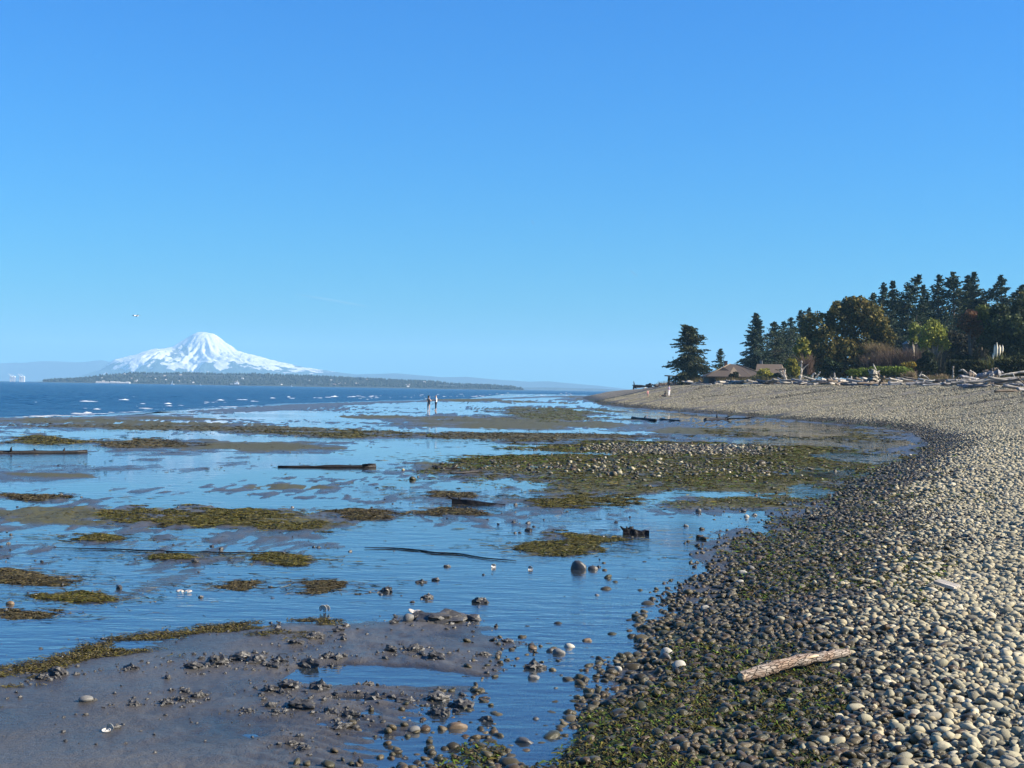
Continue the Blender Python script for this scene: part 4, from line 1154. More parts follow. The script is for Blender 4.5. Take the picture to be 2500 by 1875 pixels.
flat_log('drift_log', (1612, 1026), (1660, 1029), 6, 'small dark stick beside the low dark log', M_blackwood, (1, 0.6), 0, 6, 0.5)
flat_log('drift_branch', (1722, 1027), (1775, 1025), 10, 'dark arched branch with pale twigs at the cove shore', M_blackwood, (0.8, 0.8), 1, 7, 0.5, [(1770, 1021, 1790, 1014, .3), (1775, 1023, 1830, 1022, .4), (1800, 1023, 1868, 1017, .35)])
flat_log('drift_stick', (1735, 1126), (1805, 1122), 3.5, 'thin dark stick lying across the algae bed', M_blackwood, (1, 0.6), 0, 8, 1.0)
flat_log('drift_stick', (2158, 1062), (2268, 1061), 3, 'long thin dark stick on green shingle at the back of the cove', M_blackwood, (1, 0.6), 0, 9, 3.0)
flat_log('drift_stick', (1975, 1275), (2005, 1277), 9, 'short dark log end at the edge of the wet shingle', M_blackwood, (1, 0.8), 0, 10, 0.8)
# squared timber and block
def timber(px0, px1, py, hpx, lab, taper, seed):
    rs = np.random.RandomState(seed)
    a, b = on_z(px0, py), on_z(px1, py)
    h = hpx / F * a.y; L = b.x - a.x
    root = link('drift_timber', None, None, (a.x, a.y, max(ground(a.x + L / 2, a.y), -0.01) - 0.01))
    n_ = 8; V = []
    for i in range(n_):
        f = i / (n_ - 1); hh = h * (1 - taper * f) * (1 + rs.normal(0, .08)); w = h * 0.9
        V += [(L * f, -w / 2, -0.02), (L * f, w / 2, -0.02), (L * f, w / 2 + rs.normal(0, .01), hh), (L * f, -w / 2 + rs.normal(0, .01), hh * (1 + rs.normal(0, .06)))]
    Q = [(i * 4 + k, i * 4 + (k + 1) % 4, i * 4 + 4 + (k + 1) % 4, i * 4 + 4 + k) for i in range(n_ - 1) for k in range(4)] + [(3, 2, 1, 0), tuple(4 * (n_ - 1) + k for k in range(4))]
    link('beam', mesh_data('beam', V, np.array(Q), M_blackwood, False), root)
    for k in range(2 if taper > .5 else 4):
        x = rs.uniform(0, L * .4); G().tube([(x, 0, h * .8), (x + rs.normal(0, h * .4), rs.normal(0, .02), h * 1.2)], [h * .2, h * .08], 6, True, .2, rs).build('splinter', M_blackwood, root)
    tag(root, lab, 'driftwood')
timber(1103, 1234, 1231, 17, 'squared black timber tapering into the mud, mid flat', 0.75, 3)
timber(1521, 1583, 1306, 20, 'blocky black piece of wood standing by dark stones in the water', 0.35, 4)
# black tubes added to stand in for dark mud scarps at channel edges
def scarp_strip(pts, wpx, lab, seed):
    P = catmull([tuple(on_z(*p)[:2]) for p in pts], 6)
    P = [(x, y, max(ground(x, y), 0.0) + 0.012) for x, y in P]
    c = np.mean(np.array(P), 0); rs = np.random.RandomState(seed)
    r = wpx / F * c[1] / 2
    n_ = len(P); rad = r * np.sin(np.linspace(0.12, math.pi - 0.12, n_)) ** .4
    o = G().tube(np.array(P) - c, rad, 7, True, 0.12, rs, None, 0.8).build('scarp_tube', M_blackwood, None, True, c)  # made-up tube drawn in place of a dark mud scarp
    tag(o, lab, 'scarp_strip')
scarp_strip([(130, 1339), (210, 1341), (290, 1343), (350, 1346), (480, 1350), (620, 1351), (725, 1350)], 4.2, 'long black rope-like strip for a dark mud scarp below the largest eelgrass mat', 1)
scarp_strip([(890, 1339), (960, 1340), (1020, 1345), (1060, 1351), (1120, 1354), (1180, 1364), (1260, 1371)], 5, 'black strip for a dark mud scarp curving past the slanting eelgrass mat', 2)

# near driftwood log with bark on the wet stones
def bark_material():
    m = Mat('weathered_bark')
    v = m.coord('Object', (5, 22, 22))
    n = m.noise(v, 2.2, 7, 0.7); big = m.noise(m.coord('Object', (4, 6, 6)), 1.6, 4)
    cr = m.node('ShaderNodeTexVoronoi'); cr.feature = 'DISTANCE_TO_EDGE'; cr.inputs['Scale'].default_value = 2.4; m.L.new(v, cr.inputs['Vector'])
    crack = m.ramp(cr.outputs['Distance'], [(0.02, 1.0), (0.10, 0.0)])
    c = m.ramp(n, [(0.32, (0.10, 0.060, 0.042)), (0.5, (0.24, 0.17, 0.125)), (0.64, (0.36, 0.29, 0.225))])
    c = m.mix(m.ramp(big, [(0.45, 0.0), (0.6, 0.7)]), c, (0.30, 0.27, 0.235))
    c = m.mix(m.math('MULTIPLY', crack, 0.8), c, (0.035, 0.024, 0.018))
    m.base(c); m.set(Roughness=0.9); m.p.inputs['Specular IOR Level'].default_value = 0.2
    m.to(m.bump(m.math('SUBTRACT', n, m.math('MULTIPLY', crack, 0.8)), 1.0, 0.012), 'Normal')
    return m.m
M_bark2 = bark_material()
rs = np.random.RandomState(8)
a = on_z(1808, 1672, 0.15); b = on_z(2070, 1606, 0.24)
A = Vector((a.x, a.y, ground(a.x, a.y) + 0.070)); B = Vector((b.x, b.y, ground(b.x, b.y) + 0.070))
cen = (A + B) / 2; Ll = (B - A).length
root = link('bark_log', None, None, cen, (B - A).to_track_quat('X', 'Z').to_euler())
nS = 26
P = wavy((-Ll / 2, 0, 0), (Ll / 2, 0, 0), nS, 0.014, rs, 0.6)
P[:, 2] += 0.016 * np.sin(np.linspace(0, math.pi * 1.3, nS))
rr = 0.043 * np.linspace(1.12, 0.82, nS) * (1 + 0.05 * rs.normal(0, 1, nS)); rr[13] *= 1.16; rr[14] *= 1.22; rr[15] *= 1.1; rr[0] *= 0.86; rr[-1] *= 0.72; rr[-2] *= .92
G().tube(P, rr, 22, False, 0.07, rs).build('bark', M_bark2, root)
for i, e in ((0, -1), (-1, 1)):
    q = P[i] - np.array([0.004 * e, 0, 0])
    pts_ = [q - np.array([0.05 * e, 0, 0]), q, q + np.array([0.012 * e, 0, -0.004]), q + np.array([0.02 * e, 0.006, -0.008])]
    G().tube(pts_, [rr[i] * .9, rr[i] * .96, rr[i] * .74, rr[i] * .35], 18, True, 0.16, rs).build('broken_end', M_cut, root)
for k, f in enumerate((6, 14, 20)):
    q = P[f]; e = q + np.array([rs.normal(0, .02), rs.choice([-1, 1]) * 0.035, 0.040])
    G().tube([q, (q + e) / 2, e], [.024, .018, .010], 8, True, .2, rs).build('knot', M_bark2, root)
G().tube([(0.02, -0.03, 0.03), (0.16, -0.036, 0.034), (0.27, -0.03, 0.03)], [.004, .016, .003], 7, True, .2, rs).build('peeled_strip', M_cut, root)
tag(root, 'thick reddish driftwood log with flaking bark on the wet stones', 'driftwood')
# bleached plank on the shingle
a = on_z(2288, 1386, 0.55); b = on_z(2338, 1394, 0.55)
c = (a + b) / 2; L = (b - a).length
g = ground(c.x, c.y)
pl = G().box((-L / 2, -0.05, 0), (L / 2, 0.05, 0.035)).build('drift_board', M_bleach, None, False, (c.x, c.y, g + 0.05), (R(10), R(6), math.atan2(b.y - a.y, b.x - a.x)))
tag(pl, 'short bleached board lying on the dry shingle', 'driftwood')
# ------------------------------------------------------------------ plants
def foliage_material(name, rough=0.75, trans=0.25):
    m = Mat(name)
    n = m.noise(m.pos(), 0.9, 3)
    c = m.mix(m.math('MULTIPLY', n, 0.5), m.attr('col', 'Color'), m.mix(1.0, m.attr('col', 'Color'), (0.45, 0.5, 0.5), 'MULTIPLY'))
    m.base(c); m.set(Roughness=rough); m.p.inputs['Specular IOR Level'].default_value = 0.2
    t = m.node('ShaderNodeBsdfTranslucent'); m.L.new(c, t.inputs['Color'])
    mx = m.node('ShaderNodeMixShader'); mx.inputs[0].default_value = trans
    m.L.new(m.p.outputs[0], mx.inputs[1]); m.L.new(t.outputs[0], mx.inputs[2]); m.L.new(mx.outputs[0], m.out.inputs['Surface'])
    return m.m
M_leaf = foliage_material('leaves')
M_needle = foliage_material('needles', 0.8, 0.1)
M_trunk = wood_material('tree_bark', (0.05, 0.04, 0.032), (0.13, 0.105, 0.085), 0.9)
M_paletrunk = wood_material('pale_bark', (0.22, 0.19, 0.15), (0.42, 0.38, 0.31), 0.9)

def cards(P, size, rs, cols, along=None, droop=0.0, aspect=0.55):
    """small leaf-like diamonds"""
    n = len(P)
    d = rs.normal(0, 1, (n, 3)) if along is None else along + rs.normal(0, 0.45, (n, 3))
    d[:, 2] -= droop
    d /= np.linalg.norm(d, axis=1)[:, None] + 1e-9
    q = np.cross(d, rs.normal(0, 1, (n, 3))); q /= np.linalg.norm(q, axis=1)[:, None] + 1e-9
    s = (size * rs.uniform(0.6, 1.4, n))[:, None]
    V = np.stack([P - d * s * .5, P + q * s * aspect * .5, P + d * s * .6, P - q * s * aspect * .5], 1)
    Q = np.arange(n * 4).reshape(n, 4)
    col = np.asarray(cols)[rs.randint(0, len(cols), n)] * rs.uniform(0.65, 1.3, (n, 1))
    return V.reshape(-1, 3), Q, np.repeat(col, 4, 0)
CONIFER = [(0.033, 0.050, 0.022), (0.045, 0.065, 0.024), (0.021, 0.034, 0.019), (0.062, 0.077, 0.025)]
CONIFER_BLUE = [(0.027, 0.048, 0.027), (0.037, 0.062, 0.034), (0.019, 0.035, 0.024), (0.055, 0.075, 0.036)]
FIR_OLIVE = [(0.043, 0.053, 0.018), (0.060, 0.068, 0.022), (0.027, 0.035, 0.015), (0.075, 0.075, 0.027)]
def base_at(px, D):
    x = x_at(px, D); return Vector((x, D, ground(x, D)))
def conifer(px, top, hwpx, D, lab, seed, cols=CONIFER, bare=0.05, lean=0.0, ragged=0.35, shape=1.0, top_bend=0.0, group=None, dens=1.0, name='conifer_tree', rep=3):
    rs = np.random.RandomState(5000 + seed)
    b = base_at(px, D); H = max(height_at(px, top, D) - b.z, 3.0); Wd = hwpx / F * D
    root = link(name, None, None, b)
    nseg = 10; tz = np.linspace(0, 1, nseg)
    tx = lean * Wd * tz + top_bend * Wd * np.clip(tz - .8, 0, 1) * 4 + rs.normal(0, 0.01 * H, nseg) * tz * .4
    axis = lambda t: np.stack([np.interp(t, tz, tx), np.zeros_like(t), t * H], 1)
    r0 = H * 0.02 + 0.06
    G().tube(axis(tz) - np.array([0, 0, 0.3]), r0 * (1.05 - tz) + 0.02, 7, True, 0.1, rs).build('trunk', M_trunk, root)
    nb = int((70 + H * 7) * dens)
    t = np.sort(bare + (1 - bare) * rs.rand(nb) ** 1.1)
    prof = np.where(t < 0.25 + bare, 0.75 + 0.25 * (t - bare) / 0.25, ((1 - t) / (0.75 - bare)) ** (1.0 / shape))
    L = Wd * np.clip(prof, 0.03, 1.05) * rs.uniform(1 - ragged * 1.6, 1 + ragged * 0.45, nb) + 0.12
    a = rs.uniform(0, 6.283, nb)
    el = np.interp(t, [0, .5, 1], [-0.10, 0.05, 0.75]) + rs.normal(0, 0.12, nb)
    P0 = axis(t)
    V_, D_ = [], []
    g = G()
    for k in range(nb):
        m = int(3 + L[k] / 0.5)
        f = np.linspace(0.18, 1, m)
        dirv = np.array([math.cos(a[k]) * math.cos(el[k]), math.sin(a[k]) * math.cos(el[k]), math.sin(el[k])])
        pts = P0[k] + dirv * (f * L[k])[:, None]
        pts[:, 2] -= 0.16 * L[k] * f ** 2
        w = 0.10 + 0.20 * (1 - f) * L[k]
        for rep_ in range(rep):
            off = rs.normal(0, 1, (m, 3)) * np.stack([w, w, w * .35], 1)
            V_.append(pts + off); D_.append(np.tile(dirv, (m, 1)))
        if L[k] > 1.0 and t[k] < 0.8:
            g.tube([P0[k], P0[k] + dirv * L[k] * .8 - np.array([0, 0, .1 * L[k]])], [0.05, 0.02], 4, False)
    V_, D_ = np.concatenate(V_), np.concatenate(D_)
    size = 0.26 + 0.015 * H
    V, Q, col = cards(V_, size, rs, cols, D_, 0.45, 0.42)
    cr = link('crown', mesh_data('crown', V, Q, M_needle, False, {'col': col}), root)
    if g.V: g.build('branches', M_trunk, root)
    tag(root, lab, 'tree', group)
    return root
def broadleaf(name, px, D, lobes, lab, seed, cols, n=3600, size=0.5, trunk_px=None, trunk_mat=None, limbs=5, group=None, cat='tree', shell=0.55):
    """lobes in pixels: (px, py, half width, half height)"""
    rs = np.random.RandomState(6000 + seed)
    b = base_at(px, D); root = link(name, None, None, b)
    pts = []; cents = []
    ar = np.array([l[2] * l[3] for l in lobes], float); cnt = (n * ar / ar.sum()).astype(int) + 20
    cl = []
    for (lx, ly, hw, hh), c in zip(lobes, cnt):
        dd = D + rs.uniform(-1, 1) * hw / F * D * 0.5
        ce = at(lx, ly, dd) - b; rx, rz = hw / F * D, hh / F * D
        u = rs.normal(0, 1, (c, 3)); u /= np.linalg.norm(u, axis=1)[:, None]
        rad = rs.uniform(shell, 1.0, c) ** .6
        lump = 1 + 0.34 * n3(u, 2.2, seed * 7 + int(lx)) + 0.2 * n3(u, 5.0, seed * 9 + int(ly))
        keep = n3(u, 3.4, seed + 3) > -0.5
        q = u * (rad * lump)[:, None] * np.array([rx, rx * 0.9, rz]) + np.array(ce)
        q = q[keep]; pts.append(q); cents.append(np.array(ce))
        cl.append(np.full(len(q), rs.uniform(0.8, 1.2)))
    P = np.concatenate(pts); k = np.concatenate(cl)
    ok = P[:, 2] > 0.05; P, k = P[ok], k[ok]
    V, Q, col = cards(P, size, rs, cols, None, 0.0, 0.75)
    col = col * np.repeat(k, 4)[:, None]
    link('crown', mesh_data('crown', V, Q, M_leaf, False, {'col': col}), root)
    if limbs:
        tm = trunk_mat or M_trunk
        Hm = max(c[2] for c in cents)
        r0 = 0.03 * Hm + 0.06
        mid = np.mean(cents, 0); fork = np.array([mid[0] * .3, 0, Hm * 0.35])
        G().tube([(0, 0, -0.3), fork * .5 + np.array([rs.normal(0, .05), 0, 0]), fork], [r0, r0 * .85, r0 * .7], 8, True, .1, rs).build('trunk', tm, root)
        for c in cents[:limbs]:
            P = wavy(fork, c, 6, 0.06, rs, .5)
            G().tube(P, np.linspace(r0 * .55, r0 * .12, 6), 6, True, .1, rs).build('limb', tm, root)
    tag(root, lab, cat, group)
    return root
def twigs(name, px, D, lobes, lab, seed, col, n=900, cat='shrub', mat=None, spread=1.0, leafcols=None, nleaf=0):
    """a bare bush: thin rising stems fanning out from the ground"""
    rs = np.random.RandomState(7000 + seed)
    b = base_at(px, D); root = link(name, None, None, b)
    V_, Q_, C_ = [], [], []; k = 0
    ar = np.array([l[2] * l[3] for l in lobes], float); cnt = (n * ar / ar.sum()).astype(int) + 10
    tips = []
    for (lx, ly, hw, hh), c in zip(lobes, cnt):
        ce = at(lx, ly + hh, D) - b; rx, H = hw / F * D, 2 * hh / F * D
        for q in range(c):
            x0 = ce.x + rs.normal(0, rx * 0.35); y0 = ce.y + rs.normal(0, rx * 0.5)
            h = H * rs.uniform(0.45, 1.05) * math.sqrt(max(0.15, 1 - ((x0 - ce.x) / (rx * 1.2)) ** 2))
            dx = rs.normal(0, .35) * spread * h; dy = rs.normal(0, .35) * spread * h
            z0 = max(ce.z - 0.2, -0.2)
            p = [np.array([x0, y0, z0]), np.array([x0 + dx * .4, y0 + dy * .4, z0 + h * .6]), np.array([x0 + dx, y0 + dy, z0 + h])]
            w = 0.035; sx = rs.normal(0, 1, 3); sx[2] = 0; sx /= np.linalg.norm(sx) + 1e-9
            for i_, ww in enumerate((w, w * .8, w * .3)):
                V_ += [p[i_] - sx * ww, p[i_] + sx * ww]
            Q_ += [(k, k + 1, k + 3, k + 2), (k + 2, k + 3, k + 5, k + 4)]; k += 6
            C_ += [np.array(col) * rs.uniform(.6, 1.4)] * 6
            tips.append(p[1] * .4 + p[2] * .6)
    link('stems', mesh_data('stems', V_, np.array(Q_), M_leaf, False, {'col': np.array(C_)}), root)
    if nleaf:
        T = np.array(tips)[rs.randint(0, len(tips), nleaf)] + rs.normal(0, .25, (nleaf, 3))
        V, Q, c2 = cards(T, 0.28, rs, leafcols, None, 0, .7)
        link('leaves', mesh_data('leaves', V, Q, M_leaf, False, {'col': c2}), root)
    tag(root, lab, cat)
    return root

conifer(1685, 797, 54, 290, 'large ragged dark fir standing alone beside the open shelter', 1, FIR_OLIVE, 0.06, -0.05, 0.62, 2.1, -0.25, dens=2.4, name='fir_tree', rep=7)
conifer(1757, 853, 17, 305, 'small thin pine behind the hipped roof', 2, CONIFER, 0.30, 0.0, 0.5, 1.6, 0.0, dens=0.8, name='pine_tree', rep=5)
conifer(1843, 766, 50, 312, 'big dark fir with a hooked side branch behind the gabled house', 3, CONIFER_BLUE, 0.04, 0.0, 0.35, 1.2, dens=1.7, name='fir_tree', rep=6)
GRP = 'firs on the wooded skyline'
SKY = [(1890, 787, 26, 318, 'shorter fir leaning on the big dark fir'), (1911, 787, 24, 322, 'pointed fir between the big fir and the pale hazy one'), (1928, 776, 22, 345, 'pale hazy fir rising behind the yellow willow'), (1950, 759, 13, 350, 'slender fir spire, first of three above the dark broad tree'), (1958, 758, 12, 352, 'slender fir spire, second of three above the dark broad tree'), (1972, 751, 16, 350, 'taller fir spire, third of three above the dark broad tree'), (1935, 800, 34, 330, 'bushy fir behind the yellow willow'), (1870, 820, 36, 316, 'low dark fir filling the gap behind the gabled house'), (1905, 825, 36, 326, 'low dark fir behind the pale willow bush'),
       (2128, 717, 20, 290, 'thin ragged fir at the shoulder of the broad tree'), (2153, 691, 20, 285, 'ragged fir top, first of the tall skyline row'), (2176, 688, 20, 292, 'narrow ragged fir next to the first of the tall row'), (2214, 673, 34, 280, 'broad fir with a wind-bent top in the tall row'), (2250, 698, 20, 295, 'short fir spire in the dip of the tall row'), (2288, 671, 25, 286, 'slim pointed fir in the middle of the tall row'), (2325, 665, 34, 280, 'tallest cone-shaped fir of the skyline'), (2357, 673, 26, 290, 'ragged fir beside the tallest one'), (2374, 666, 26, 284, 'fir with a narrow top and long side arms'), (2400, 690, 22, 282, 'fir with a bent side leader'), (2441, 673, 28, 276, 'pointed fir standing apart at the far end of the row'), (2466, 696, 22, 280, 'bent ragged fir behind the dark pine'), (2492, 698, 18, 290, 'small fir top at the picture edge'), (2530, 690, 34, 270, 'fir half outside the picture edge'),
       (2195, 730, 36, 298, 'dense fir filling the back of the row under the bent top'), (2270, 745, 38, 300, 'dense fir filling the back of the row under the slim one'), (2345, 740, 40, 300, 'dense fir filling the back of the row under the tallest'), (2420, 760, 40, 290, 'dense fir filling the back of the row near the picture edge'), (2235, 760, 40, 270, 'lower fir in front of the tall row'), (2310, 770, 40, 268, 'lower fir above the yellow-green tree'), (2170, 760, 38, 275, 'lower fir behind the broad tree'), (2295, 735, 30, 305, 'dark fir closing the gap beside the slim pointed one'), (2260, 725, 28, 308, 'dark fir closing the gap under the short spire'), (2390, 735, 34, 306, 'dark fir closing the gap beside the bent leader'), (2480, 745, 34, 300, 'dark fir closing the gap by the picture edge')]
for q, (px, top, hw, D, lab) in enumerate(SKY):
    conifer(px, top, hw * 2.6, D, lab, 20 + q, CONIFER_BLUE if q % 3 else CONIFER, 0.05, 0.0, 0.40, 1.3, {12: 0.35, 18: 0.8, 20: 0.6}.get(q, 0.0), GRP, 1.3 if q not in (6, 7, 8) and q < 23 else 0.8)

MADRONA = [(0.108, 0.097, 0.022), (0.070, 0.070, 0.018), (0.149, 0.119, 0.027), (0.046, 0.051, 0.015), (0.182, 0.138, 0.035)]
broadleaf('madrona_tree', 2085, 238, [(1998, 800, 42, 38), (2020, 850, 45, 45), (2050, 780, 34, 36), (2046, 752, 16, 18), (2090, 760, 36, 34), (2078, 740, 22, 16), (2118, 770, 38, 38), (2140, 800, 34, 36), (2160, 825, 26, 28), (2100, 830, 50, 40), (2060, 860, 50, 38), (2120, 860, 34, 30), (2103, 738, 14, 14), (1990, 860, 28, 40), (2060, 900, 55, 22), (2000, 905, 30, 16), (2035, 912, 34, 12), (2075, 912, 34, 12), (2110, 905, 26, 16), (2010, 880, 30, 22)], 'huge dark olive broad-crowned tree towering over the driftwood', 1, MADRONA, 24000, 0.46)
YEL = [(0.272, 0.256, 0.042), (0.192, 0.200, 0.035), (0.352, 0.304, 0.056), (0.144, 0.160, 0.032)]
broadleaf('willow_tree', 1957, 222, [(1960, 838, 16, 14), (1952, 855, 15, 14), (1968, 860, 12, 14), (1960, 875, 14, 12)], 'slim yellow-leaved tree with a pale trunk before the dark firs', 2, YEL, 1500, 0.34, trunk_mat=M_paletrunk, shell=.3)
broadleaf('willow_bush', 1932, 224, [(1932, 892, 16, 18), (1940, 905, 16, 14)], 'yellow-green bush under the slim yellow tree', 3, YEL, 1300, 0.3, limbs=2, cat='shrub')
broadleaf('yellow_bush', 1868, 262, [(1866, 912, 17, 12), (1880, 918, 14, 8)], 'yellow bush beside the gabled house', 4, YEL, 900, 0.32, limbs=1, cat='shrub')
broadleaf('maple_tree', 2285, 214, [(2270, 812, 24, 24), (2292, 820, 24, 26), (2280, 792, 18, 15), (2302, 840, 18, 22), (2260, 838, 18, 18)], 'bright yellow-green tree in new leaf against dark firs', 5, [(0.255, 0.289, 0.048), (0.187, 0.221, 0.037), (0.340, 0.340, 0.068)], 2600, 0.32, trunk_mat=M_paletrunk, shell=.3)
broadleaf('young_tree', 2230, 216, [(2232, 805, 15, 18), (2228, 828, 13, 16)], 'small yellow-green tree beside the bright one', 6, [(0.170, 0.204, 0.051), (0.238, 0.255, 0.060)], 800, 0.3, trunk_mat=M_paletrunk, shell=.3)
broadleaf('copper_tree', 2370, 206, [(2362, 790, 26, 24), (2380, 800, 22, 26), (2370, 770, 16, 16)], 'reddish-brown budding tree behind the clipped hedge', 7, [(0.145, 0.068, 0.037), (0.187, 0.093, 0.048), (0.102, 0.060, 0.034)], 1900, 0.3, shell=.25)
broadleaf('green_tree', 2398, 207, [(2398, 765, 20, 22), (2410, 785, 16, 16)], 'light green tree top beside the reddish tree', 8, [(0.170, 0.196, 0.037), (0.128, 0.153, 0.034)], 1200, 0.34, shell=.3)
broadleaf('dark_pine', 2450, 205, [(2440, 790, 34, 22), (2470, 800, 34, 30), (2430, 830, 40, 26), (2470, 850, 40, 26), (2440, 760, 24, 20), (2490, 760, 24, 30), (2510, 820, 30, 40)], 'black-green spreading pine above the hedge at the picture edge', 9, CONIFER, 6000, 0.42)
broadleaf('olive_tree', 2508, 212, [(2503, 735, 22, 24), (2512, 765, 20, 26)], 'olive crown cut by the picture edge', 10, [(0.136, 0.128, 0.043), (0.102, 0.102, 0.034)], 1300, 0.36)
broadleaf('dark_tree', 2330, 222, [(2325, 835, 30, 30), (2350, 850, 34, 36), (2320, 875, 30, 22), (2380, 850, 30, 36), (2395, 880, 26, 20)], 'dark brown-green thicket tree behind the clipped hedge', 11, [(0.022, 0.024, 0.014), (0.035, 0.03, 0.018), (0.045, 0.04, 0.022)], 4200, 0.38)
broadleaf('dark_shrub', 2262, 196, [(2255, 890, 20, 18), (2275, 895, 16, 15), (2265, 870, 14, 14)], 'dark green shrub with pale tips between brush and hedge', 12, [(0.018, 0.028, 0.012), (0.03, 0.04, 0.015)], 1600, 0.3, limbs=2, cat='shrub')
broadleaf('green_shrub', 2298, 226, [(2300, 865, 16, 24), (2312, 860, 12, 22)], 'mid green shrub under the bright yellow-green tree', 13, [(0.051, 0.102, 0.025), (0.068, 0.128, 0.034)], 1100, 0.3, limbs=2, cat='shrub')
broadleaf('yew_shrub', 2030, 214, [(2025, 890, 16, 16), (2042, 895, 14, 12)], 'small green conifer shrub under the huge broad tree', 14, [(0.025, 0.045, 0.018), (0.018, 0.03, 0.014)], 900, 0.28, limbs=2, cat='shrub')
broadleaf('lawn_shrub', 2150, 192, [(2085, 910, 20, 9), (2110, 908, 22, 10), (2140, 905, 26, 11), (2170, 905, 26, 11), (2195, 905, 22, 11), (2215, 907, 16, 9)], 'long bright green low shrub bank behind the tall stump', 15, [(0.128, 0.178, 0.024), (0.093, 0.136, 0.020), (0.170, 0.212, 0.034)], 3600, 0.22, limbs=0, cat='shrub')
broadleaf('broom_shrub', 2216, 195, [(2212, 893, 14, 8), (2226, 890, 11, 7)], 'orange-yellow flowering broom beside the brown brush', 16, [(0.442, 0.289, 0.034), (0.272, 0.204, 0.034), (0.119, 0.119, 0.034)], 700, 0.22, limbs=0, cat='shrub')
broadleaf('house_bush', 1905, 240, [(1900, 918, 16, 8), (1890, 922, 12, 6)], 'low green bush in front of the gabled house', 17, [(0.06, 0.075, 0.02), (0.04, 0.05, 0.016)], 700, 0.26, limbs=0, cat='shrub')
broadleaf('porch_shrub', 1795, 262, [(1796, 915, 8, 8), (1786, 917, 7, 5)], 'dark shrub against the hipped-roof house', 18, [(0.015, 0.022, 0.012), (0.03, 0.035, 0.014)], 500, 0.26, limbs=0, cat='shrub')
broadleaf('house_shrub', 1840, 250, [(1845, 923, 16, 6), (1862, 922, 12, 6)], 'light green shrub before the eaves of the hipped roof', 19, [(0.09, 0.10, 0.03), (0.07, 0.075, 0.025)], 600, 0.22, limbs=0, cat='shrub')
twigs('brown_brush', 2180, 212, [(2130, 885, 30, 26), (2165, 880, 34, 30), (2205, 878, 36, 30), (2240, 875, 26, 30)], 'wide thicket of bare purplish-brown brush behind the green bank', 1, (0.090, 0.062, 0.048), 2400)
twigs('tan_brush', 2150, 220, [(2140, 850, 24, 18), (2165, 855, 24, 16), (2185, 862, 18, 12)], 'tan dead branches drooping at the foot of the huge broad tree', 2, (0.20, 0.145, 0.075), 1100, spread=1.8)
twigs('grey_brush', 2290, 205, [(2285, 875, 18, 28), (2300, 890, 20, 18), (2320, 905, 30, 12)], 'grey-green twiggy brush beside the clipped hedge', 3, (0.10, 0.09, 0.055), 900)
twigs('bare_tree', 1972, 220, [(1972, 885, 14, 26)], 'bare reddish young tree beside the slim yellow tree', 4, (0.14, 0.09, 0.065), 260, 'tree')
twigs('reed_clump', 2225, 186, [(2210, 915, 12, 10), (2228, 912, 12, 12), (2300, 918, 24, 10), (2270, 920, 14, 9)], 'dry tan reeds standing behind the driftwood', 5, (0.20, 0.15, 0.085), 900)

# clipped hedges
def hedge(px0, px1, top, bot, D, lab, seed, depth=1.6):
    rs = np.random.RandomState(8000 + seed)
    a, b = base_at(px0, D), base_at(px1, D)
    zt = height_at((px0 + px1) / 2, top, D); root = link('hedge', None, None, ((a.x + b.x) / 2, D, a.z))
    W = b.x - a.x; H = zt - a.z
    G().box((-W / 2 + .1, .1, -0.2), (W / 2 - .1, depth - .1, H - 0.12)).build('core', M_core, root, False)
    n = 3200
    face = rs.choice(3, n, p=[.55, .35, .10]); P = np.zeros((n, 3))
    P[:, 0] = rs.uniform(-W / 2, W / 2, n); P[:, 1] = np.where(face == 0, 0.05, rs.uniform(0, depth, n)); P[:, 2] = np.where(face == 1, H, rs.uniform(0, H, n))
    P[face == 2, 0] = np.sign(P[face == 2, 0]) * W / 2
    P += rs.normal(0, 0.06, (n, 3)); P[:, 2] += 0.12 * fbm(P[:, 0] * .6, P[:, 1], 3, seed) * (P[:, 2] > H * .8)
    V, Q, col = cards(P, 0.22, rs, [(0.035, 0.042, 0.012), (0.05, 0.058, 0.016), (0.022, 0.028, 0.01)], None, 0, .8)
    link('leaves', mesh_data('leaves', V, Q, M_leaf, False, {'col': col}), root)
    tag(root, lab, 'hedge')
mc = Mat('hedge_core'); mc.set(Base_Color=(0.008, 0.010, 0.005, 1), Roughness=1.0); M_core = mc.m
hedge(2318, 2432, 882, 906, 188, 'long clipped hedge with an olive top behind the vertical post', 1)
hedge(2442, 2560, 881, 908, 172, 'taller dark clipped hedge at the picture edge', 2, 2.5)
hedge(2330, 2372, 870, 884, 204, 'short rounded hedge behind the long clipped one', 3)
hedge(2470, 2560, 871, 880, 196, 'far hedge under the dark pine', 4)

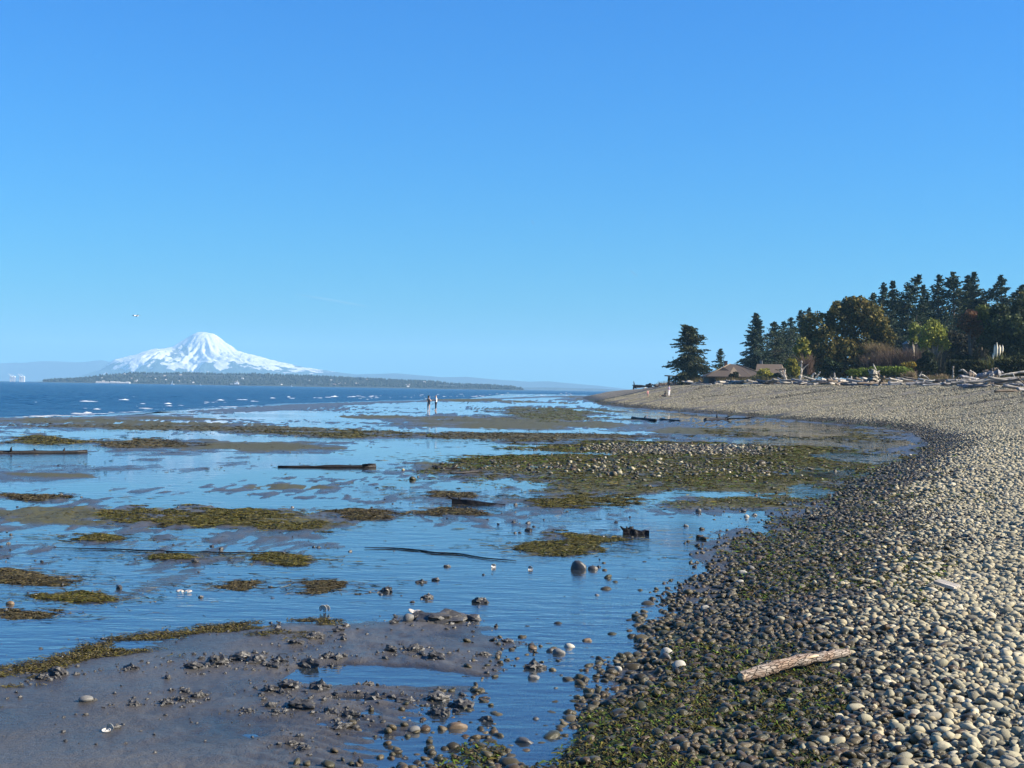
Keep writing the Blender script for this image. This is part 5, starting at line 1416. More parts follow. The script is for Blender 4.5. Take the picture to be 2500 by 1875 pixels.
# pampas grass
def pampas(px, D):
    rs = np.random.RandomState(99)
    b = base_at(px, D); root = link('pampas_grass', None, None, b)
    mp = Mat('pampas_plume'); mp.set(Base_Color=(0.72, 0.64, 0.48, 1), Roughness=0.95)
    zb = height_at(px, 872, D) - b.z
    for (qx, y0, y1, w) in ((2424, 862, 880, 4), (2428, 841, 872, 5), (2433, 836, 872, 6), (2440, 842, 868, 6), (2447, 842, 862, 5)):
        p0 = at(qx, y1, D) - b; p1 = at(qx + 1, y0, D) - b; r = w / F * D / 2
        P = [p0, p0.lerp(p1, .3), p0.lerp(p1, .7), p1]
        G().tube(P, [r * .5, r, r * .85, r * .15], 7, True, .15, rs).build('plume', mp.m, root)
        G().tube([Vector((p0.x * .3, 0, 0.2)), p0], [.02, .02], 5, False).build('stalk', M_paletrunk, root)
    n = 500
    P = np.stack([rs.normal(0, 1.1, n), rs.normal(0, .8, n), np.abs(rs.normal(0, .5, n)) * 1.2 + .15], 1)
    P[:, 2] += max(zb - 1.6, 0.2)
    V, Q, col = cards(P, 0.9, rs, [(0.09, 0.10, 0.025), (0.14, 0.13, 0.045)], np.stack([P[:, 0] * .5, P[:, 1] * .5, np.full(n, 1.2)], 1), 0, .1)
    link('blades', mesh_data('blades', V, Q, M_leaf, False, {'col': col}), root)
    tag(root, 'pampas grass with five upright cream plumes above the hedges', 'grass')
pampas(2435, 186)

# beach grass along the crest, one mass
rs = np.random.RandomState(55)
n = 15000
u = rs.uniform(1600, 2500, n)
BERM = [(1560, 372), (1600, 345), (1700, 272), (1850, 232), (2000, 196), (2150, 172), (2300, 156), (2500, 130), (2700, 115)]
Db = np.interp(u, [p[0] for p in BERM], [p[1] for p in BERM])
D = Db + 4 + np.abs(rs.normal(0, 9, n))
x = np.array([ray(a, 950).x for a in u]) * D
ok = (fbm(x * .12, D * .12, 3, 201) > -0.25) & (rs.rand(n) < np.interp(u, [1600, 1680, 1900, 2000, 2500], [.5, 1, 1, .6, .45]))
x, D = x[ok], D[ok]; z = ground(x, D)
nn = len(x); h = rs.uniform(.45, 1.25, nn) * np.interp(D, [150, 200, 260], [.9, 1.0, 1.5]); dx = rs.normal(0, .25, nn) * h; w = 0.05
ang = rs.uniform(0, 3.14, nn)
V = np.stack([np.stack([x - w * np.cos(ang), D - w * np.sin(ang), z - .05], 1), np.stack([x + w * np.cos(ang), D + w * np.sin(ang), z - .05], 1), np.stack([x + dx, D + rs.normal(0, .1, nn), z + h], 1)], 1)
col = np.array([(0.20, 0.15, 0.075), (0.13, 0.11, 0.05), (0.09, 0.10, 0.03), (0.16, 0.11, 0.06)])[rs.randint(0, 4, nn)]
tag(link('beach_grass', mesh_data('beach_grass', V.reshape(-1, 3), np.arange(nn * 3).reshape(nn, 3), M_leaf, False, {'col': np.repeat(col, 3, 0)})), 'dry tan beach grass along the top of the beach', 'grass', None, 'stuff')

# ------------------------------------------------------------------ houses and shelter
def flat_mat(name, c, rough=0.8, n=0.25, scale=1.5):
    m = Mat(name); k = m.noise(m.coord('Object'), scale, 5)
    m.base(m.mix(m.math('MULTIPLY', k, n * 2), c, tuple(v * .5 for v in c))); m.set(Roughness=rough)
    return m.m
M_roof = flat_mat('brown_roof_shingle', (0.062, 0.045, 0.035)); M_roof2 = flat_mat('tan_roof_shingle', (0.13, 0.095, 0.064))
M_wall = flat_mat('dark_siding', (0.060, 0.045, 0.038)); M_wall2 = flat_mat('grey_siding', (0.20, 0.20, 0.185)); M_trimw = flat_mat('pale_trim', (0.17, 0.13, 0.085))
M_brick = flat_mat('red_chimney_brick', (0.12, 0.055, 0.04)); M_glass = Mat('window_glass').set(Base_Color=(0.03, 0.04, 0.05, 1), Roughness=0.08).m
def prism(V, Q, name, mat, parent): return link(name, mesh_data(name, V, [np.array([q for q in Q if len(q) == 4]).reshape(-1, 4), np.array([q for q in Q if len(q) == 3]).reshape(-1, 3)], mat, False), parent)
D = 268
b = base_at(1795, D); root = link('hipped_house', None, None, b)
ex0, ex1 = (at(1716, 922, D) - b).x, (at(1872, 924, D) - b).x
ez = height_at(1795, 920, D) - b.z; pz = height_at(1790, 889, D) - b.z; pxk = (at(1790, 889, D) - b).x
dep = 9.0
prism([(ex0, -dep / 2, ez), (ex1, -dep / 2, ez), (ex1, dep / 2, ez), (ex0, dep / 2, ez), (pxk - .6, 0, pz), (pxk + .6, 0, pz), (ex0, -dep / 2, ez - .18), (ex1, -dep / 2, ez - .18), (ex1, dep / 2, ez - .18), (ex0, dep / 2, ez - .18)],
      [(0, 1, 5, 4), (2, 3, 4, 5), (1, 2, 5), (3, 0, 4), (6, 9, 8, 7), (0, 6, 7, 1), (1, 7, 8, 2), (2, 8, 9, 3), (3, 9, 6, 0)], 'roof', M_roof, root)
rf = root.children[0]
for (q0, q1) in (((ex0, -dep / 2, ez), (pxk - .6, 0, pz)), ((ex1, -dep / 2, ez), (pxk + .6, 0, pz))):
    G().tube([Vector(q0) + Vector((0, 0, .05)), Vector(q1) + Vector((0, 0, .06))], [.09, .09], 5).build('hip_ridge', M_trimw, rf)
# roof dormer and skylight ribs
dx0, dx1 = (at(1742, 905, D) - b).x, (at(1782, 905, D) - b).x
dz0, dz1 = height_at(1760, 909, D) - b.z, height_at(1760, 897, D) - b.z
prism([(dx0, -2.4, dz0), (dx1, -2.4, dz0), ((dx0 + dx1) / 2, -2.4, dz1), (dx0, 0, dz0), (dx1, 0, dz0), ((dx0 + dx1) / 2, 0, dz1)], [(0, 1, 2), (0, 2, 5, 3), (1, 4, 5, 2)], 'dormer', M_wall, root)
gx0, gx1 = (at(1770, 905, D) - b).x, (at(1800, 905, D) - b).x
prism([(gx0, -4.3, ez + .15), (gx1, -4.3, ez + .15), ((gx0 + gx1) / 2 + .3, -1.0, pz - .5)], [(0, 1, 2)], 'porch_gable', M_trimw, root)
for k in (0.35, 0.6):
    xx = pxk + (ex1 - pxk) * k
    G().tube([(pxk + (ex1 - pxk) * k * .55, -1.6, pz - (pz - ez) * .42 + .12), (xx + .5, -dep / 2 + .5, ez + .22)], [.08, .08], 5).build('roof_rib', M_trimw, rf)
wl_ = G().box((ex0 + .6, -dep / 2 + .7, -0.4), (ex1 - .6, dep / 2 - .7, ez - .19)).build('wall', M_wall, root, False)
for k in range(6):
    x0 = ex0 + 1.6 + k * 1.75
    w_ = G().box((x0, -dep / 2 + .64, ez - 1.5), (x0 + 1.0, -dep / 2 + .70, ez - .45)).build('window', M_trimw, root, False)
    G().box((x0 + .08, -dep / 2 + .61, ez - 1.42), (x0 + .92, -dep / 2 + .635, ez - .53)).build('pane', M_glass, w_, False)
cx_ = (at(1773, 890, D) - b).x
ch = G().box((cx_ - .28, 0.2, ez + .5), (cx_ + .28, .8, height_at(1773, 882, D) - b.z)).build('chimney', M_brick, root, False)
G().box((cx_ - .34, .14, height_at(1773, 882, D) - b.z), (cx_ + .34, .86, height_at(1773, 881, D) - b.z)).build('chimney_cap', M_wall, ch, False)
tag(root, 'low house with a wide brown hipped roof and brick chimney', 'house')

D = 278
b = base_at(1880, D); root = link('gabled_house', None, None, b); root.rotation_euler = (0, 0, R(-16))
x0, x1 = (at(1848, 905, D) - b).x, (at(1918, 905, D) - b).x
ez = height_at(1880, 916, D) - b.z; rz = height_at(1875, 889, D) - b.z
prism([(x0, -4, ez - .3), (x1, -4, ez - .3), (x1 - .8, 0, rz), (x0, 0, rz), (x0, 4, ez - .3), (x1, 4, ez - .3), (x0, -4, ez - .5), (x1, -4, ez - .5), (x0, 4, ez - .5), (x1, 4, ez - .5)], [(0, 1, 2, 3), (3, 2, 5, 4), (0, 6, 7, 1), (4, 5, 9, 8), (6, 8, 9, 7), (1, 5, 2)], 'roof', M_roof2, root)
prism([(x0 + .3, -3.6, -.4), (x0 + .3, 3.6, -.4), (x0 + .3, 3.6, ez), (x0 + .3, 0, rz - .25), (x0 + .3, -3.6, ez), (x1 - .5, -3.6, -.4), (x1 - .5, -3.6, ez - .55), (x1 - .5, 3.6, -.4), (x1 - .5, 3.6, ez - .55)], [(0, 1, 2, 4), (2, 3, 4), (0, 4, 6, 5), (5, 6, 8, 7), (1, 7, 8, 2)], 'wall', M_wall2, root)
w_ = G().box((x0 + 2, -3.68, ez - 1.6), (x0 + 3.2, -3.61, ez - .7)).build('window', M_trimw, root, False)
G().box((x0 + 2.08, -3.71, ez - 1.52), (x0 + 3.12, -3.685, ez - .78)).build('pane', M_glass, w_, False)
G().box((x0 + .5, .3, rz - 1.2), (x0 + 1.0, .8, rz + .7)).build('chimney', M_wall2, root, False)
tag(root, 'gabled house with a tan shingle roof and grey end wall', 'house')

D = 246
b = base_at(2222, D); root = link('hillside_house', None, None, b)
x0, x1 = (at(2208, 840, D) - b).x, (at(2236, 840, D) - b).x
ez = height_at(2222, 840, D) - b.z; rz = height_at(2222, 825, D) - b.z
prism([(x0, -2, ez), (x1, -2, ez), (x1, 2, ez), (x0, 2, ez), (0, 0, rz)], [(0, 1, 4), (1, 2, 4), (2, 3, 4), (3, 0, 4), (0, 3, 2, 1)], 'roof', M_wall2, root)
G().box((x0 + .2, -1.8, 0), (x1 - .2, 1.8, ez - .01)).build('wall', M_wall, root, False)
tag(root, 'small grey pointed roof glimpsed between the trees', 'house')

D = 303
b = base_at(1655, D); root = link('open_shelter', None, None, b)
zl, zr = height_at(1626, 917, D) - b.z, height_at(1690, 921, D) - b.z
xl, xr = (at(1624, 917, D) - b).x, (at(1692, 920, D) - b).x
prism([(xl, -1.6, zl - .12), (xr, -1.6, zr - .12), (xr, 1.6, zr - .12), (xl, 1.6, zl - .12), (xl, -1.6, zl + .1), (xr, -1.6, zr + .1), (xr, 1.6, zr + .1), (xl, 1.6, zl + .1)], [(0, 3, 2, 1), (4, 5, 6, 7), (0, 1, 5, 4), (1, 2, 6, 5), (2, 3, 7, 6), (3, 0, 4, 7)], 'roof', M_brownw, root)
for k, px in enumerate((1630, 1636, 1647, 1661, 1676)):
    x = (at(px, 930, D) - b).x; y = -1.2 if k % 2 == 0 else 1.2
    G().box((x - .11, y - .11, -0.8), (x + .11, y + .11, np.interp(x, [xl, xr], [zl, zr]) - .125)).build('post', M_brownw, root, False)
for px in (1638, 1650):
    p0 = at(px, 929, D) - b; p1 = at(px + 6, 920, D) - b
    G().tube([(p0.x, -1.2, p0.z), (p1.x, -1.2, p1.z)], [.07, .07], 5).build('brace', M_brownw, root)
tag(root, 'dark open wooden shelter on posts below the lone fir', 'shelter')

# ------------------------------------------------------------------ driftwood line
def log_mesh(seed, mat, L=1.0, r=0.06, stubs=2):
    rs = np.random.RandomState(seed); g = G()
    P = wavy((-L / 2, 0, 0), (L / 2, 0, 0), 9, 0.035, rs, .4)
    rad = np.linspace(r * 1.15, r * .6, 9) * (1 + .12 * rs.normal(0, 1, 9))
    g.tube(P, rad, 8, True, .12, rs)
    for k in range(stubs):
        i = rs.randint(1, 8); e = P[i] + np.array([rs.normal(0, .05), rs.normal(0, .06), rs.uniform(.03, .14)])
        g.tube([P[i], (P[i] + e) / 2, e], [r * .45, r * .35, r * .12], 5, True, .1, rs)
    return g.data('drift_log', mat)
LOGM = {k: [log_mesh(s_ + 10 * q, m_, 1.0, 0.045 + .012 * (q % 3), q % 4) for q in range(5)] for k, s_, m_ in (('bleached', 1, M_bleach), ('silver', 2, M_silver), ('brown', 3, M_brownw), ('grey', 4, M_greyw))}
rs = np.random.RandomState(61)
ZONES = [(1555, 1640, 14, 'by the open shelter'), (1640, 1715, 16, 'below the lone fir'), (1715, 1890, 46, 'before the hipped-roof house'), (1890, 2000, 40, 'before the slim yellow tree'), (2000, 2110, 34, 'before the huge broad tree'), (2110, 2250, 38, 'near the tall stump'), (2250, 2400, 44, 'before the clipped hedge'), (2400, 2520, 26, 'by the large grey log at the picture edge')]
for (p0, p1, n, where) in ZONES:
    for q in range(int(n * 1.2)):
        px = rs.uniform(p0, p1)
        D = np.interp(px, [p[0] for p in BERM], [p[1] for p in BERM]) + rs.normal(0, 4.0) - 2
        x = x_at(px, D); z = ground(x, D)
        kind = rs.choice(['bleached', 'silver', 'brown', 'grey'], p=[.22, .30, .26, .22])
        Lg = np.clip(np.exp(rs.normal(0.72, 0.48)), .8, 5.0)
        o = link('drift_log', LOGM[kind][rs.randint(0, 5)], None, (x, D, z + rs.uniform(.0, 1.0) ** 2 * .75 + .08), (rs.uniform(0, 6.28), rs.normal(0, .14), rs.normal(0, .7)))
        o.scale = (Lg, Lg * rs.uniform(.8, 1.6) if Lg < 2.5 else 2.4, Lg * rs.uniform(.8, 1.6) if Lg < 2.5 else 2.4)
        tag(o, f"{'long' if Lg > 3.2 else 'short' if Lg < 1.7 else 'middling'} {kind} log in the driftwood line {where}", 'driftwood', f'driftwood {where}')

def special(name, px, D, lab, parts, cat='driftwood'):
    """parts: (part name, material, [(px, py, dy, radius px) ...])"""
    b = base_at(px, D); root = link(name, None, None, b); rs = np.random.RandomState(int(px))
    for (pn, mat, pts) in parts:
        P = [at(a, c, D) - b + Vector((0, dy, 0)) for (a, c, dy, r) in pts]
        Pn = np.array([tuple(v) for v in P]); Rn = np.array([r / F * D for (_, _, _, r) in pts])
        tt = np.linspace(0, len(pts) - 1, 4 * len(pts)); P2 = np.stack([np.interp(tt, np.arange(len(pts)), Pn[:, k_]) for k_ in range(3)], 1)
        R2 = np.interp(tt, np.arange(len(pts)), Rn) * (1 + 0.14 * rs.normal(0, 1, len(tt)))
        P2 = P2 + rs.normal(0, 1, P2.shape) * R2[:, None] * 0.14
        G().tube(P2, R2, 9, True, .2, rs).build(pn, mat, root, False)
    tag(root, lab, cat)
    return root
M_stump = wood_material('weathered_stump', (0.10, 0.085, 0.065), (0.40, 0.36, 0.29), 0.9, (1, 1, 1))
special('tree_stump', 2131, 170, 'tall weathered stump with pale antler-like roots in the driftwood', [
    ('trunk', M_stump, [(2131, 936, 0, 11.5), (2131, 925, 0, 10.5), (2132, 914, 0, 10), (2133, 908, 0, 10)]),
    ('root', M_bleach, [(2138, 911, 0, 3), (2138, 902, 0, 2.2), (2134, 894, 0, 1.8), (2131, 887, 0, .6)]), ('root', M_bleach, [(2138, 909, 0, 2.4), (2144, 908, 0, 2), (2149, 904, 0, .8)]),
    ('root', M_bleach, [(2126, 912, 0, 2.2), (2122, 908, 0, 1.6), (2120, 902, 0, .7)]), ('root', M_brownw, [(2141, 909, 0, 3), (2146, 914, 0, 3), (2146, 925, 0, 2)]), ('root', M_stump, [(2123, 922, 0, 3), (2117, 930, 0, 3), (2112, 936, 0, 1.5)])])
special('driftwood_seat', 1905, 212, 'driftwood seat of crossed trunks carrying a flat dark board', [
    ('board', M_brownw, [(1893, 902, 0, 1.8), (1905, 902, 0, 2), (1919, 900, 0, 1.8)]), ('leg', M_silver, [(1905, 903, 0, 2.4), (1908, 914, 0, 2.6), (1916, 924, 0, 2.6)]), ('leg', M_bleach, [(1917, 902, 0, 2), (1914, 912, 0, 2), (1920, 928, 0, 2.6)]), ('root', M_bleach, [(1916, 906, 0, 1.4), (1918, 903, 0, .8)])])
special('leaning_driftwood', 1956, 206, 'upright white trunk leaning at the foot of the slim yellow tree', [('trunk', M_bleach, [(1953, 926, 0, 3.4), (1956, 915, 0, 3), (1957, 905, 0, 2.2), (1957, 880, 0, 1.8)]), ('branch', M_silver, [(1957, 905, 0, 1.4), (1966, 895, 0, 1), (1974, 889, 0, .5)])])
special('drift_root', 1987, 200, 'bleached forked root standing up before the huge broad tree', [('root', M_bleach, [(1982, 926, 0, 2.6), (1984, 915, 0, 2.4), (1989, 911, 0, 2), (1992, 914, 0, 1.2)]), ('root', M_silver, [(1990, 922, 0, 2), (2000, 912, 0, 1.6), (2004, 906, 0, .6)])])
special('drift_root', 2040, 190, 'thin curved white root rising from the logs', [('root', M_bleach, [(2044, 926, 0, 2.2), (2038, 920, 0, 1.8), (2037, 909, 0, .8)]), ('root', M_bleach, [(2026, 918, 0, .8), (2030, 926, 0, 1.8), (2048, 930, 0, 2)])])
special('drift_post', 2327, 162, 'vertical grey post standing before the clipped hedge', [('post', M_silver, [(2326, 924, 0, 2.6), (2327, 910, 0, 2.6), (2327, 895, 0, 2.3)])])
special('root_wad', 2358, 156, 'brown root mass with pale arched roots beside the vertical post', [
    ('trunk', M_brownw, [(2346, 926, 0, 4), (2354, 920, 0, 6), (2362, 917, 0, 7.5), (2372, 916, 0, 6.5), (2384, 920, 0, 4)]), ('root', M_silver, [(2340, 906, 0, 1.6), (2350, 903, 0, 2.6), (2358, 908, 0, 3), (2360, 918, 0, 3)]), ('root', M_bleach, [(2368, 904, 0, 2), (2374, 910, 0, 2.8), (2381, 914, 0, 2.6), (2384, 922, 0, 1.5)]), ('root', M_bleach, [(2369, 930, -1, 1.4), (2375, 922, -1, 1.8), (2384, 916, -1, 1)]), ('root', M_brownw, [(2345, 915, 0, 4), (2338, 922, 0, 3), (2332, 926, 0, 1.5)])])
special('large_log', 2412, 150, 'large grey log with a jagged dark top beside the root mass', [('trunk', M_greyw, [(2384, 922, 0, 4), (2392, 918, 0, 6), (2404, 915, 0, 7.5), (2420, 913, 0, 8), (2436, 911, 0, 7.5), (2446, 912, 0, 6)]), ('splinter', M_brownw, [(2420, 904, 0, 4), (2430, 900, 0, 3), (2437, 899, 0, 1)]), ('splinter', M_brownw, [(2400, 908, 0, 3), (2410, 904, 0, 3), (2416, 905, 0, 1)])])
special('long_log', 2475, 145, 'long pale trunk sloping up to the picture edge', [('trunk', M_bleach, [(2440, 917, 0, 1.4), (2460, 913, 0, 2.2), (2490, 909, 0, 2.6), (2540, 905, 0, 3)])])
special('long_log', 2440, 136, 'longest silver log lying along the front of the driftwood', [('trunk', M_silver, [(2322, 935, 0, 3), (2370, 932, 0, 3.5), (2430, 927, 0, 4), (2500, 923, 0, 4.5), (2560, 921, 0, 5)])])
special('long_log', 2260, 152, 'long dark log lying low before the reeds', [('trunk', M_greyw, [(2212, 938, 0, 3.5), (2240, 935, 0, 3.4), (2266, 933, 0, 2.5)])])
special('drift_branch', 2468, 138, 'pale forked branch standing on the longest silver log', [('branch', M_bleach, [(2470, 925, -1, 1.8), (2466, 918, -1, 1.8), (2464, 911, -1, .8)]), ('branch', M_bleach, [(2466, 920, -1, 1.2), (2461, 926, -1, 1)])])
special('drift_branch', 2492, 126, 'brown crooked branch at the picture edge below the long pale trunk', [('branch', M_brownw, [(2484, 921, 0, 1.6), (2492, 930, 0, 2), (2503, 938, 0, 2)]), ('branch', M_silver, [(2488, 926, 0, 1), (2500, 924, 0, .6)])])
special('drift_branch', 2250, 160, 'white branch with an upright fork before the dark shrub', [('branch', M_bleach, [(2243, 918, 0, 2), (2252, 915, 0, 2.2), (2262, 921, 0, 1)]), ('branch', M_bleach, [(2246, 917, 0, 1.2), (2251, 906, 0, .6)])])
special('drift_branch', 1880, 205, 'dark crooked branch lying in front of the wood pile', [('branch', M_brownw, [(1868, 949, 0, 1.5), (1878, 943, 0, 1.8), (1886, 939, 0, 1.4)]), ('branch', M_silver, [(1880, 946, 0, 1), (1893, 944, 0, 1.2)])])
special('dark_log', 1755, 238, 'long dark log at the front of the wood before the hipped house', [('trunk', M_greyw, [(1714, 948, 0, 2.5), (1740, 947, 0, 3.2), (1770, 946, 0, 3), (1792, 945, 0, 2)])])
special('dark_log', 1710, 226, 'short black log on open shingle below the house', [('trunk', M_blackwood, [(1704, 952, 0, 1.4), (1710, 952, 0, 1.6), (1715, 952, 0, 1)])])
special('dark_log', 1738, 225, 'second short black log on open shingle below the house', [('trunk', M_blackwood, [(1733, 953, 0, 1.4), (1738, 953, 0, 1.6), (1742, 953, 0, 1)])])
special('pale_block', 1781, 240, 'upright pale block of wood before the hipped house', [('block', M_bleach, [(1780, 940, 0, 3), (1782, 932, 0, 3)])])
special('root_log', 1575, 318, 'dark log with a spiky root plate lying at the point', [
    ('trunk', M_blackwood, [(1546, 943, 0, 3), (1570, 943, 0, 2.6), (1592, 943, 0, 2.4)]), ('root', M_blackwood, [(1548, 943, 0, 2), (1548, 936, 0, 1.4), (1547, 930, 0, .4)]), ('root', M_blackwood, [(1548, 942, 0, 1.6), (1543, 940, 0, .4)]), ('root', M_blackwood, [(1549, 944, 0, 3), (1546, 949, 0, 2)]), ('root', M_blackwood, [(1550, 944, 0, 2), (1553, 949, 0, 1.2)])])
special('dark_log', 1600, 325, 'humped dark log pile behind the spiky root plate', [('trunk', M_blackwood, [(1577, 942, 0, 3), (1585, 939, 0, 3.5), (1595, 940, 0, 3), (1604, 941, 0, 2.5)]), ('trunk', M_brownw, [(1600, 942, 0, 3), (1612, 940, 0, 3), (1630, 938, 0, 4)]), ('stub', M_blackwood, [(1611, 941, 0, 1), (1611, 933, 0, .6)])])

# ------------------------------------------------------------------ people
def ray_ground(px, py, d0=60, d1=600):
    dd = np.linspace(d0, d1, 2400); r = ray(px, py)
    zz = CAM_Z + r.z * dd; g = ground(r.x * dd, dd)
    k = np.argmax(zz <= g)
    return Vector((r.x * dd[k], dd[k], g[k]))
def skin(name, joints, edges, mat, parent, sub=1):
    me = bpy.data.meshes.new(name)
    me.from_pydata([j[:3] for j in joints], edges, [])
    me.materials.append(mat)
    o = link(name, me, parent)
    md = o.modifiers.new('skin', 'SKIN'); md.use_smooth_shade = True
    if not me.skin_vertices:
        me.skin_vertices.new()
    for v, j in zip(me.skin_vertices[0].data, joints):
        rx = j[3]; ry = j[4] if len(j) > 4 else rx
        v.radius = (rx, ry)
    me.skin_vertices[0].data[0].use_root = True
    s_ = o.modifiers.new('subdivision', 'SUBSURF'); s_.levels = s_.render_levels = sub
    return o
def pm(name, c): return Mat(name).set(Base_Color=(*c, 1), Roughness=0.75).m
M_skin = pm('skin', (0.50, 0.31, 0.22)); M_hair = pm('dark_hair', (0.015, 0.011, 0.010)); M_black = pm('black_cloth', (0.016, 0.015, 0.017)); M_white = pm('white_cloth', (0.80, 0.78, 0.74)); M_cream = pm('cream_cloth', (0.62, 0.58, 0.48)); M_pink = pm('pink_cloth', (0.62, 0.22, 0.24)); M_purple = pm('mauve_cloth', (0.20, 0.17, 0.24)); M_navy = pm('navy_cloth', (0.03, 0.03, 0.05))
def person(loc, rz, H, pose, clothes, lab, hair_long=True, hair=True):
    """pose: dict of joints on a 1.7 m figure facing -Y; clothes: (part, material, chain names, extra radius)"""
    root = link('person', None, None, loc, (0, 0, rz)); k = H / 1.7
    J = dict(pelvis=(0, 0, .92, .125, .10), waist=(0, 0, 1.06, .115, .085), chest=(0, 0, 1.25, .15, .10), neck=(0, 0, 1.45, .052), head0=(0, 0, 1.55, .075, .085), head=(0, -.01, 1.62, .088, .10), crown=(0, .005, 1.68, .06),
             shL=(.16, 0, 1.39, .055), elL=(.22, .02, 1.12, .042), wrL=(.22, -.06, .90, .030), haL=(.22, -.10, .82, .034),
             shR=(-.16, 0, 1.39, .055), elR=(-.22, .02, 1.12, .042), wrR=(-.22, -.06, .90, .030), haR=(-.22, -.10, .82, .034),
             hiL=(.09, 0, .86, .095), knL=(.10, -.01, .48, .062), anL=(.10, .02, .08, .042), toL=(.10, -.14, .03, .035),
             hiR=(-.09, 0, .86, .095), knR=(-.10, -.01, .48, .062), anR=(-.10, .02, .08, .042), toR=(-.10, -.14, .03, .035))
    for n_, p in pose.items():
        J[n_] = tuple(p) + J[n_][3:]
    names = list(J); chain = [('pelvis', 'waist'), ('waist', 'chest'), ('chest', 'neck'), ('neck', 'head0'), ('head0', 'head'), ('head', 'crown'), ('chest', 'shL'), ('shL', 'elL'), ('elL', 'wrL'), ('wrL', 'haL'), ('chest', 'shR'), ('shR', 'elR'), ('elR', 'wrR'), ('wrR', 'haR'), ('pelvis', 'hiL'), ('hiL', 'knL'), ('knL', 'anL'), ('anL', 'toL'), ('pelvis', 'hiR'), ('hiR', 'knR'), ('knR', 'anR'), ('anR', 'toR')]
    sc = lambda j: tuple(c * k for c in j)
    skin('body', [sc(J[n_]) for n_ in names], [(names.index(a), names.index(b_)) for a, b_ in chain], M_skin, root, 2)
    if hair:
        h, c = J['head'], J['crown']
        hj = [(h[0], h[1] + .02, h[2] + .02, .098, .10), (c[0], c[1] + .01, c[2] + .015, .075)]
        he = [(0, 1)]
        if hair_long: hj += [(h[0], h[1] + .06, h[2] - .10, .085, .06), (h[0], h[1] + .07, h[2] - .24, .07, .04)]; he += [(0, 2), (2, 3)]
        skin('hair', [sc(j) for j in hj], he, M_hair, root, 1)
    for (pn, mat, cj, ce) in clothes:
        js = [sc((*J[q][:3], *(r if isinstance(r, tuple) else (r, r)))) if isinstance(q, str) else sc((*q, *(r if isinstance(r, tuple) else (r, r)))) for q, r in cj]
        skin(pn, js, ce, mat, root, 1)
    tag(root, lab, 'person')
    return root
g1 = on_z(1046, 1004); g2 = on_z(1064, 1002)
g1.z = ground(g1.x, g1.y); g2.z = ground(g2.x, g2.y)
person(g1, R(150), 1.56, dict(elR=(-.26, -.03, 1.16), wrR=(-.20, -.22, 1.20), haR=(-.16, -.28, 1.24), elL=(.25, -.02, 1.13), wrL=(.18, -.18, 1.05), haL=(.14, -.24, 1.06)),
       [('top', M_black, [('waist', (.135, .105)), ('chest', (.165, .12))], [(0, 1)]), ('shorts', M_cream, [('pelvis', (.15, .125)), ('waist', (.13, .10)), ((.10, 0, .70), .105), ((-.10, 0, .70), .105)], [(0, 1), (0, 2), (0, 3)]), ('scarf', M_black, [((-.14, .05, 1.36), .06), ((-.2, .08, 1.05), .07), ((-.2, .08, .75), .06)], [(0, 1), (1, 2)])],
       'long-haired wader in a dark top and pale shorts')
person(g2, R(-70), 1.62, dict(elL=(.22, -.08, 1.15), wrL=(.12, -.26, 1.12), haL=(.10, -.32, 1.13), elR=(-.22, -.08, 1.15), wrR=(-.12, -.26, 1.10), haR=(-.10, -.32, 1.10)),
       [('tunic', M_white, [('chest', (.18, .14)), ('waist', (.16, .125)), ('pelvis', (.17, .14)), ((0, 0, .74), (.17, .14)), ('shL', .08), ('elL', .065), ('shR', .08), ('elR', .065)], [(0, 1), (1, 2), (2, 3), (0, 4), (4, 5), (0, 6), (6, 7)]), ('leggings', M_navy, [('pelvis', .12), ('hiL', .10), ('knL', .075), ((.10, .0, .22), .055), ('hiR', .10), ('knR', .075), ((-.10, .0, .22), .055)], [(0, 1), (1, 2), (2, 3), (0, 4), (4, 5), (5, 6)])],
       'wader in a long white tunic and dark leggings', False)
g3 = ray_ground(1581, 970)
person(g3, R(20), 1.22, dict(knL=(.10, -.10, .48), anL=(.10, -.02, .10), toL=(.10, -.16, .05), knR=(-.10, .06, .48), anR=(-.10, .20, .10), toR=(-.10, .06, .03), elL=(.24, .08, 1.14), wrL=(.26, .06, .95), haL=(.26, .03, .88)),
       [('dress', M_pink, [('chest', (.17, .13)), ('waist', (.15, .12)), ('pelvis', (.17, .14)), ((0, 0, .78), (.18, .15)), ('shL', .075), ('shR', .075)], [(0, 1), (1, 2), (2, 3), (0, 4), (0, 5)])],
       'child in pink walking on the shingle slope')
g4 = ray_ground(1633, 967)
person(g4, R(40), 1.66, dict(elL=(.23, .02, 1.14), wrL=(.2, -.12, .98)),
       [('shirt', M_purple, [('chest', (.19, .14)), ('waist', (.18, .14)), ('pelvis', (.19, .15)), ((0, 0, .72), (.18, .15)), ('shL', .085), ('elL', .07), ('shR', .085), ('elR', .07)], [(0, 1), (1, 2), (2, 3), (0, 4), (4, 5), (0, 6), (6, 7)]), ('trousers', M_white, [('pelvis', .13), ('hiL', .115), ('knL', .09), ('anL', .065), ('hiR', .115), ('knR', .09), ('anR', .065)], [(0, 1), (1, 2), (2, 3), (0, 4), (4, 5), (5, 6)]), ('bag', M_black, [((.2, .05, 1.25), .08), ((.26, .06, .95), .12), ((.26, .06, .78), .10)], [(0, 1), (1, 2)])],
       'standing person in a mauve shirt and white trousers on the shingle')
g5 = ray_ground(1624, 968.5)
